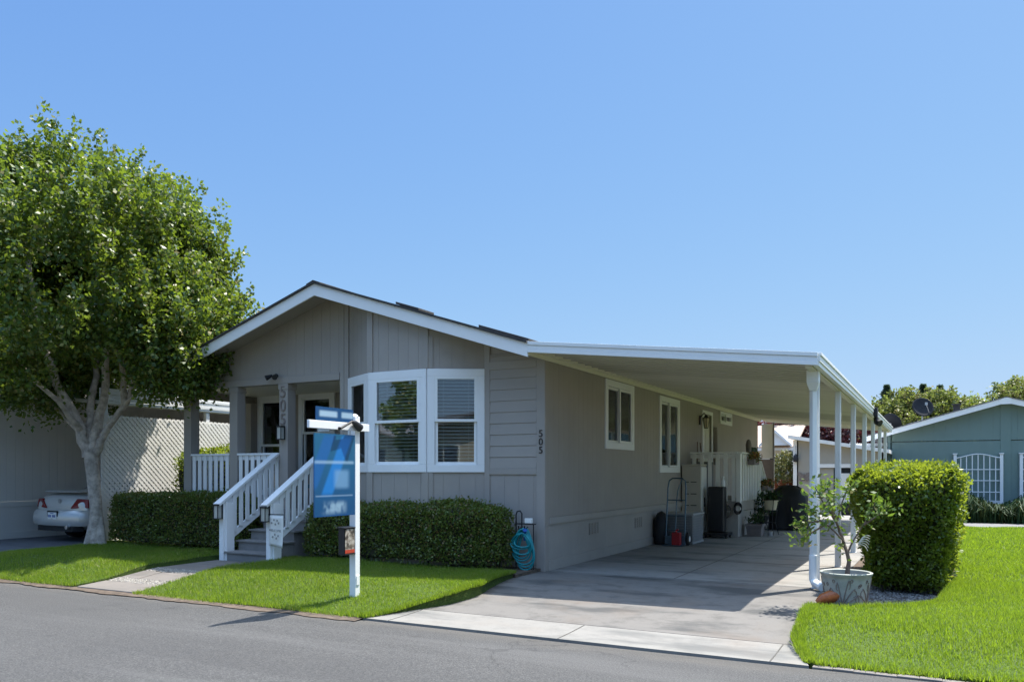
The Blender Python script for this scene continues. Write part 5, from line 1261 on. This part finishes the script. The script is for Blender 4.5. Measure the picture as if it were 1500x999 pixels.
t = thing('black_locker', (-4.56, 18.95, 0), 'black upright case on a wheeled base in front of the deck', 'case')
b = MB(); b.box(-4.75, 18.72, .14, -4.38, 19.04, 1.2); b.build('body', M['blackplastic'], t, bev=.03)
b = MB(); b.box(-4.83, 18.62, .07, -4.26, 19.10, .13); b.build('dolly', M['blackplastic'], t, bev=.01)
for x in (-4.78, -4.31):
    for y in (18.68, 19.05): b = MB(); b.lathe([(.01, -.02), (.04, -.02), (.04, .02), (.01, .02)], (x, y, .04), 12, 'x'); b.build('wheel', M['rubber'], t)
b = MB(); b.lathe([(.002, 0), (.04, 0), (.04, .14), (.015, .19), (.015, .22), (.002, .22)], (-4.36, 18.98, 1.201-.35), 12)
def square_planter(x, y, w, h, label):
    t = thing('square_planter', (x, y, 0), label, 'planter'); b = MB()
    b.hexa([(x-w*.42, y-w*.42, 0), (x+w*.42, y-w*.42, 0), (x+w*.42, y+w*.42, 0), (x-w*.42, y+w*.42, 0), (x-w*.5, y-w*.5, h), (x+w*.5, y-w*.5, h), (x+w*.5, y+w*.5, h), (x-w*.5, y+w*.5, h)])
    b.box(x-w*.54, y-w*.54, h-.06, x+w*.54, y+w*.54, h); b.build('pot', M['cleat'], t, bev=.008)
    n = 160; P = np.stack([RNG.normal(x, w*.25, n), RNG.normal(y, w*.25, n), h+RNG.uniform(0, .2, n)], 1); npmesh('leaves', leafverts(P, RNG.normal(size=(n, 3))+[0, 0, .8], .12, .03), 4, M['strap'], t)
square_planter(-3.86, 19.75, .38, .30, 'low square planter standing by the deck corner')
t = thing('plant_stand', (-3.62, 20.4, 0), 'black wire plant stand near the covered grill', 'plant stand'); b = MB()
for i in range(4):
    a = i*PI/2+.5; b.tube([(-3.62+.2*math.cos(a), 20.4+.2*math.sin(a), 0), (-3.62+.12*math.cos(a), 20.4+.12*math.sin(a), .3), (-3.62+.17*math.cos(a), 20.4+.17*math.sin(a), .66), (-3.62+.22*math.cos(a), 20.4+.22*math.sin(a), .86)], .009, 6)
for z, r in ((.3, .12), (.6, .16), (.86, .22)): b.tube([(-3.62+r*math.cos(k*PI/12), 20.4+r*math.sin(k*PI/12), z) for k in range(25)], .008, 6, False)
b.build('frame', M['black'], t)
t = thing('cream_pot', (-3.62, 20.4, .61), 'cream glazed pot with trailing plant held in the wire stand', 'pot'); b = MB(); b.lathe([(.02, 0), (.13, 0), (.17, .2), (.185, .205), (.185, .24), (.16, .24), (.15, .19), (.02, .19)], (-3.62, 20.4, .61), 24); b.build('pot', M['potcream'], t, smooth=True)
n = 220; P = np.stack([RNG.normal(-3.62, .12, n), RNG.normal(20.4, .12, n), .82+RNG.uniform(0, .22, n)], 1); npmesh('leaves', leafverts(P, RNG.normal(size=(n, 3))+[0, 0, .4], .10, .05), 4, M['strap'], t)
b = MB(); b.tube([(DX1-.05+.0*k, DY0-.10-.004*k, .62+.0*k) for k in range(2)], .02, 8)
for k in range(3): b.tube([(-4.45+.17*math.cos(j*PI/10), 19.13-.02*k, .62+.17*math.sin(j*PI/10)) for j in range(21)], .018, 8, False)
o = b.build('coiled_hose', M['rust_numbers'], smooth=True); tag(o, 'brown coiled hose hung on the deck front beside the black case', 'hose')
b = MB()
for k in range(4): b.tube([(DX1+.02+.09*math.cos(j*PI/10), DY0-.10-.012*k, .72+.11*math.sin(j*PI/10)-.02*k) for j in range(21)], .009, 6, False)
o = b.build('extension_cord', M['black'], smooth=True); tag(o, 'black cord looped on the deck corner post', 'cord')
b = MB(); b.lathe([(.002, 0), (.042, 0), (.045, .02), (.045, .13), (.02, .17), (.016, .20), (.03, .205), (.03, .235), (.002, .24)], (-4.42, 18.85, 1.202), 16); o = b.build('spray_bottle', M['vinyl'], smooth=True); tag(o, 'white bottle standing on the black upright case', 'bottle')
b = MB(); b.tube([(-5.2, 16.55, .0), (-5.2, 16.55, .12), (-5.21, 16.56, .5), (-5.19, 16.56, .66), (-5.2, 16.55, .70)], [.13, .16, .15, .09, .03], 14); o = b.build('black_bag', M['cloth_black'], smooth=True); tag(o, 'stuffed black bag behind the hand truck by the wall', 'bag')
b = MB(); b.box(HX1+.001, 21.75, 1.75, HX1+.10, 22.15, 2.75); b.box(HX1+.1005, 21.79, 1.8, HX1+.108, 22.11, 2.7); o = b.build('meter_box', M['taupe_trim'], bev=.006); tag(o, 'taupe painted utility box on the wall right of the side door', 'utility box')
t = thing('garden_stool', (-3.95, 21.2, 0), 'small dark pot on a low black stand in front of the deck steps', 'pot')
b = MB(); b.lathe([(.02, .22), (.10, .22), (.15, .40), (.16, .42), (.14, .42), (.02, .38)], (-3.95, 21.2, 0), 20); b.build('pot', M['blackplastic'], t, smooth=True)
b = MB(); 
for k in range(3): a = k*2.1; b.tube([(-3.95+.14*math.cos(a), 21.2+.14*math.sin(a), 0), (-3.95+.09*math.cos(a), 21.2+.09*math.sin(a), .22)], .01, 6)
b.build('stand', M['black'], t)
n = 200; P = np.stack([RNG.normal(-3.95, .12, n), RNG.normal(21.2, .12, n), .45+RNG.uniform(0, .5, n)], 1); npmesh('leaves', leafverts(P, RNG.normal(size=(n, 3))+[0, 0, .9], .14, .04), 4, M['strap'], t)
b = MB(); b.lathe([(.002, 0), (.06, 0), (.065, .11), (.05, .12), (.002, .12)], (-3.55, 19.95, 0), 16); o = b.build('paint_tin', M['steel'], smooth=True); tag(o, 'small pale tin on the concrete beside the square planter', 'tin')
b = MB(); b.box(-5.2, 19.5, DZ, -4.9, 19.9, 1.75); b.box(-5.22, 19.48, 1.751, -4.88, 19.92, 1.79); o = b.build('porch_cupboard', M['resin_grey'], bev=.01); tag(o, 'grey cupboard on the side deck behind its railing', 'cupboard')
# covered grill: draped box
b = MB(); gx, gy = -3.50, 22.35; vs = []; fs = []; lev = [(.02, 1.02), (.3, 1.0), (.6, .98), (.86, .97), (.95, .92), (1.08, .70), (1.16, .45), (1.18, .1)]; n = 40
for z, s in lev:
    for k in range(n):
        a = 2*PI*k/n; c, s_ = math.cos(a), math.sin(a); r = (abs(c)**5+abs(s_)**5)**(-1/5); f = 1+.045*math.sin(a*9+z*2)*(1.1-z)+.02*math.sin(a*17)
        vs.append((gx+c*r*.48*s*f, gy+s_*r*.34*s*f, z+.02*math.sin(a*3)))
b.add(vs, [(i*n+k, i*n+(k+1) % n, (i+1)*n+(k+1) % n, (i+1)*n+k) for i in range(len(lev)-1) for k in range(n)]+[tuple(range((len(lev)-1)*n, len(lev)*n))])
t = thing('covered_grill', (gx, gy, 0), 'barbecue grill under a draped black cover beyond the deck', 'grill'); b.build('cover', M['cloth_black'], t, smooth=True)
b = MB()
for sx_ in (-.38, .38):
    for sy in (-.25, .25): b.box(gx+sx_-.03, gy+sy-.03, 0, gx+sx_+.03, gy+sy+.03, .2)
b.build('leg', M['steel'], t)
def flower_box(x, y, z, label):
    t = thing('flower_box', (x, y, z), label, 'flower box', 'flower boxes on the deck rail'); b = MB(); b.box(x-.08, y-.3, z, x+.08, y+.3, z+.14); b.build('trough', M['cleat'], t, bev=.006)
    n = 420; P = np.stack([RNG.normal(x, .07, n), RNG.uniform(y-.3, y+.3, n), z+.12+RNG.uniform(-.05, .17, n)], 1); npmesh('foliage', leafverts(P, RNG.normal(size=(n, 3))+[0, 0, .3], .06, .045), 4, M['flower'], t)
flower_box(DX1+.16, 20.2, 1.72, 'flower box hung near the top of the deck railing'); flower_box(DX1+.18, 21.9, 1.05, 'lower flower box hung beside the deck steps')
t = thing('door_lantern', (HX1+.02, 20.3, 2.75), 'antique brass lantern beside the side door', 'lantern')
b = MB(); b.box(HX1+.013, 20.24, 2.75, HX1+.03, 20.36, 2.98); b.tube([(HX1+.03, 20.3, 2.95), (HX1+.12, 20.3, 3.05), (HX1+.17, 20.3, 2.98)], .012, 8); b.lathe([(.02, .34), (.05, .30), (.09, .26), (.095, .25)], (HX1+.17, 20.3, 2.66), 6); b.lathe([(.05, 0), (.055, .015)], (HX1+.17, 20.3, 2.655), 6)
for k in range(6): a = k*PI/3; b.tube([(HX1+.17+.05*math.cos(a), 20.3+.05*math.sin(a), 2.66), (HX1+.17+.088*math.cos(a), 20.3+.088*math.sin(a), 2.92)], .006, 5)
b.build('frame', M['black'], t); b = MB(); b.lathe([(.045, .02), (.08, .25)], (HX1+.17, 20.3, 2.66), 6); b.build('glass_shade', M['potcream'], t)
b = MB(); b.tube([(DX0+.3, 19.33, 1.2), (DX0+.28, 19.3, 2.02), (DX0+.25, 19.3, 2.25)], .014, 8)
b.tube([(HX1+.05, 19.9, 1.0), (HX1+.04, 19.95, 2.3)], .012, 8); b.box(HX1+.02, 19.84, .93, HX1+.08, 20.1, 1.2)
o = b.build('broom', M['twig']); tag(o, 'brown handled broom leaning by the side door', 'broom')
for i, (y, h) in enumerate(((20.5, .34), (20.9, .16), (21.25, .16))):
    b = MB(); x = DX1-.02; b.lathe([(.002, 0), (.06, 0), (.075, h*.6), (.05, h*.9), (.02, h), (.002, h)], (x, y, 2.021), 14); o = b.build('rail_ornament', M['rust_numbers' if i == 0 else 'conifer'], smooth=True)
    tag(o, ['brown clay jar standing on the deck rail', 'small green pot on the deck rail next to the brown jar', 'small green pot on the deck rail farthest from the brown jar'][i], 'ornament')

# ------------------------------------------------------------------ pot with shrub by the carport post
px_, py_ = -.93, 10.02
def m_pot():
    m, nt, bs, o = newmat('pale_painted_pot'); co = coords(nt)
    v = nt.nodes.new('ShaderNodeTexVoronoi'); v.inputs['Scale'].default_value = 4.2; v.feature = 'F1'
    wv = nt.nodes.new('ShaderNodeTexWave'); wv.wave_type = 'RINGS'; wv.inputs['Scale'].default_value = 2.6; wv.inputs['Distortion'].default_value = 4; wv.inputs['Detail'].default_value = .4; wv.inputs['Detail Scale'].default_value = .6
    c = ramp(nt, noise(nt, co, 9, 5), [(.3, (.25, .28, .25)), (.7, (.40, .41, .36))])
    nt.links.new(c, bs.inputs['Base Color']); bs.inputs['Roughness'].default_value = .55; bump(nt, bs, noise(nt, co, 30, 3), .2, .005); return m
pot = thing('planter_pot', (px_, py_, -.01), 'round pale green pot with brown scroll relief at the driveway edge', 'planter')
rp = lambda z: lerp(.205, .275, (z/.38)**.8)
b = MB(); b.lathe([(.02, 0), (rp(0)-.01, 0)]+[(rp(z), z) for z in (.01, .08, .16, .24, .30, .35)]+[(.285, .365), (.288, .385), (.275, .392), (.255, .385), (.245, .33), (.02, .32)], (px_, py_, -.01), 48)
b.build('pot', m_pot(), pot, smooth=True)
b = MB()
def scroll(pts, r=.007):
    q = []
    for a, z in pts: rr = rp(z)+.002; q.append((px_+math.cos(a)*rr, py_+math.sin(a)*rr, -.01+z))
    b.tube(q, [r*(1-.5*i/len(q)) for i in range(len(q))], 6)
for base in (-1.65, -.15, 1.4, 2.9):
    for s, L, H, cl in ((1, .55, .20, .10), (-1, .55, .20, .10), (1, .75, .11, .07), (-1, .8, .13, .08), (1, .30, .30, .05), (-1, .2, .27, .06)):
        P = []
        for i in range(14):
            u = i/13; P.append((base+s*L*math.sin(u*PI*.55), .02+H*math.sin(u*PI*.62)*1.0))
        a0, z0 = P[-1]
        for i in range(1, 10):
            u = i/9; P.append((a0+s*cl*.8*math.sin(u*3.6)*1.2, z0-.03+.03*math.cos(u*3.6)-.02*u))
        scroll(P)
    for a, z in ((base-.35, .30), (base+.4, .31), (base+.75, .25), (base-.7, .26)):
        scroll([(a+.05*math.cos(k*.7), z+.018*math.sin(k*.7)) for k in range(10)], .006)
b.build('scroll_relief', M['rust_numbers'], pot, smooth=True)
b = MB(); b.lathe([(.002, .318), (.244, .326), (.243, .33), (.002, .345)], (px_, py_, -.01), 24); b.build('potting_soil', M['soil'], pot)
shr = thing('potted_shrub', (px_, py_, .32), 'loose leafy shrub with bare stems growing in the scroll pot', 'shrub'); b = MB()
def q(a, f, z): return V(px_, py_, 0)+CR*a+CF*f+V(0, 0, z)
tips = []
brs = [[q(0, 0, .3), q(.03, 0, .5), q(-.02, .02, .72), q(-.10, .03, .95), q(-.16, .04, 1.2), q(-.2, .05, 1.38)],
       [q(.02, 0, .6), q(.12, .03, .78), q(.27, .05, 1.0), q(.36, .05, 1.18)], [q(-.02, .0, .72), q(-.18, -.03, .88), q(-.32, -.05, .98), q(-.45, -.05, 1.1)],
       [q(-.1, .03, .95), q(-.26, .0, 1.18), q(-.36, 0, 1.36)], [q(-.1, .03, .95), q(.0, .1, 1.2), q(.08, .12, 1.36)], [q(-.25, 0, .92), q(-.42, .05, .80), q(-.5, .08, .72)], [q(.2, .04, .9), q(.3, -.1, 1.02), q(.42, -.12, 1.12)],
       [q(-.06, .03, .85), q(-.2, -.12, 1.05), q(-.28, -.2, 1.2)], [q(-.3, -.04, .97), q(-.46, -.06, .95), q(-.55, -.05, .9)]]
for i, br in enumerate(brs): limb(b, br, .032 if i == 0 else .013, .005, 7, .006)
b.build('stems', M['twig'], shr, smooth=True)
Ps = []; Ds = []
for br in brs:
    for k in range(len(br)-1):
        for i in range(0 if k == 0 and br is brs[0] else 36):
            t_ = random.random(); p = br[k].lerp(br[k+1], t_); f = (k+t_)/(len(br)-1)
            if random.random() < f**1.2: Ps.append(p+V(random.gauss(0, .045), random.gauss(0, .045), random.gauss(0, .045))); Ds.append((random.gauss(0, 1), random.gauss(0, 1), random.gauss(.3, .7)))
for br in brs:
    for i in range(26): Ps.append(br[-1]+V(random.gauss(0, .075), random.gauss(0, .075), random.gauss(0, .06))); Ds.append((random.gauss(0, 1), random.gauss(0, 1), random.gauss(.4, .7)))
npmesh('foliage', leafverts(np.array([tuple(p) for p in Ps]), np.array(Ds), .075, .036), 4, M['potleaf'], shr)
b = MB()
for i in range(6):
    a0 = .4+.15*i; b.tube([q(.14+.02*i+.09*math.cos(a0+k*.22), -.06+.01*i, .58+.02*i+.12*math.sin(a0+k*.22)) for k in range(8)], [.005]*7+[.002], 5)
o = b.build('dried_tendril', M['driftwood']); tag(o, 'pale dried tendril curling beside the potted shrub stem', 'tendril')
# orange glazed clay shell shape with brown base
b = MB(); cx, cy = -1.20, 9.86; rr = []
pts = [q(-.36, -.05, .03), q(-.30, -.06, .07), q(-.22, -.08, .10), q(-.13, -.10, .13), q(-.07, -.11, .17), q(-.03, -.11, .21)]
b.tube(pts, [.03, .06, .075, .085, .06, .015], 14); b.tube([q(-.16, -.12, .17), q(-.08, -.14, .24), q(-.02, -.14, .27), q(.04, -.14, .24)], [.03, .045, .04, .01], 12)
o = b.build('clay_bird', M['terracotta'], smooth=True); tag(o, 'orange glazed clay bird figure between downspout and pot', 'garden ornament')
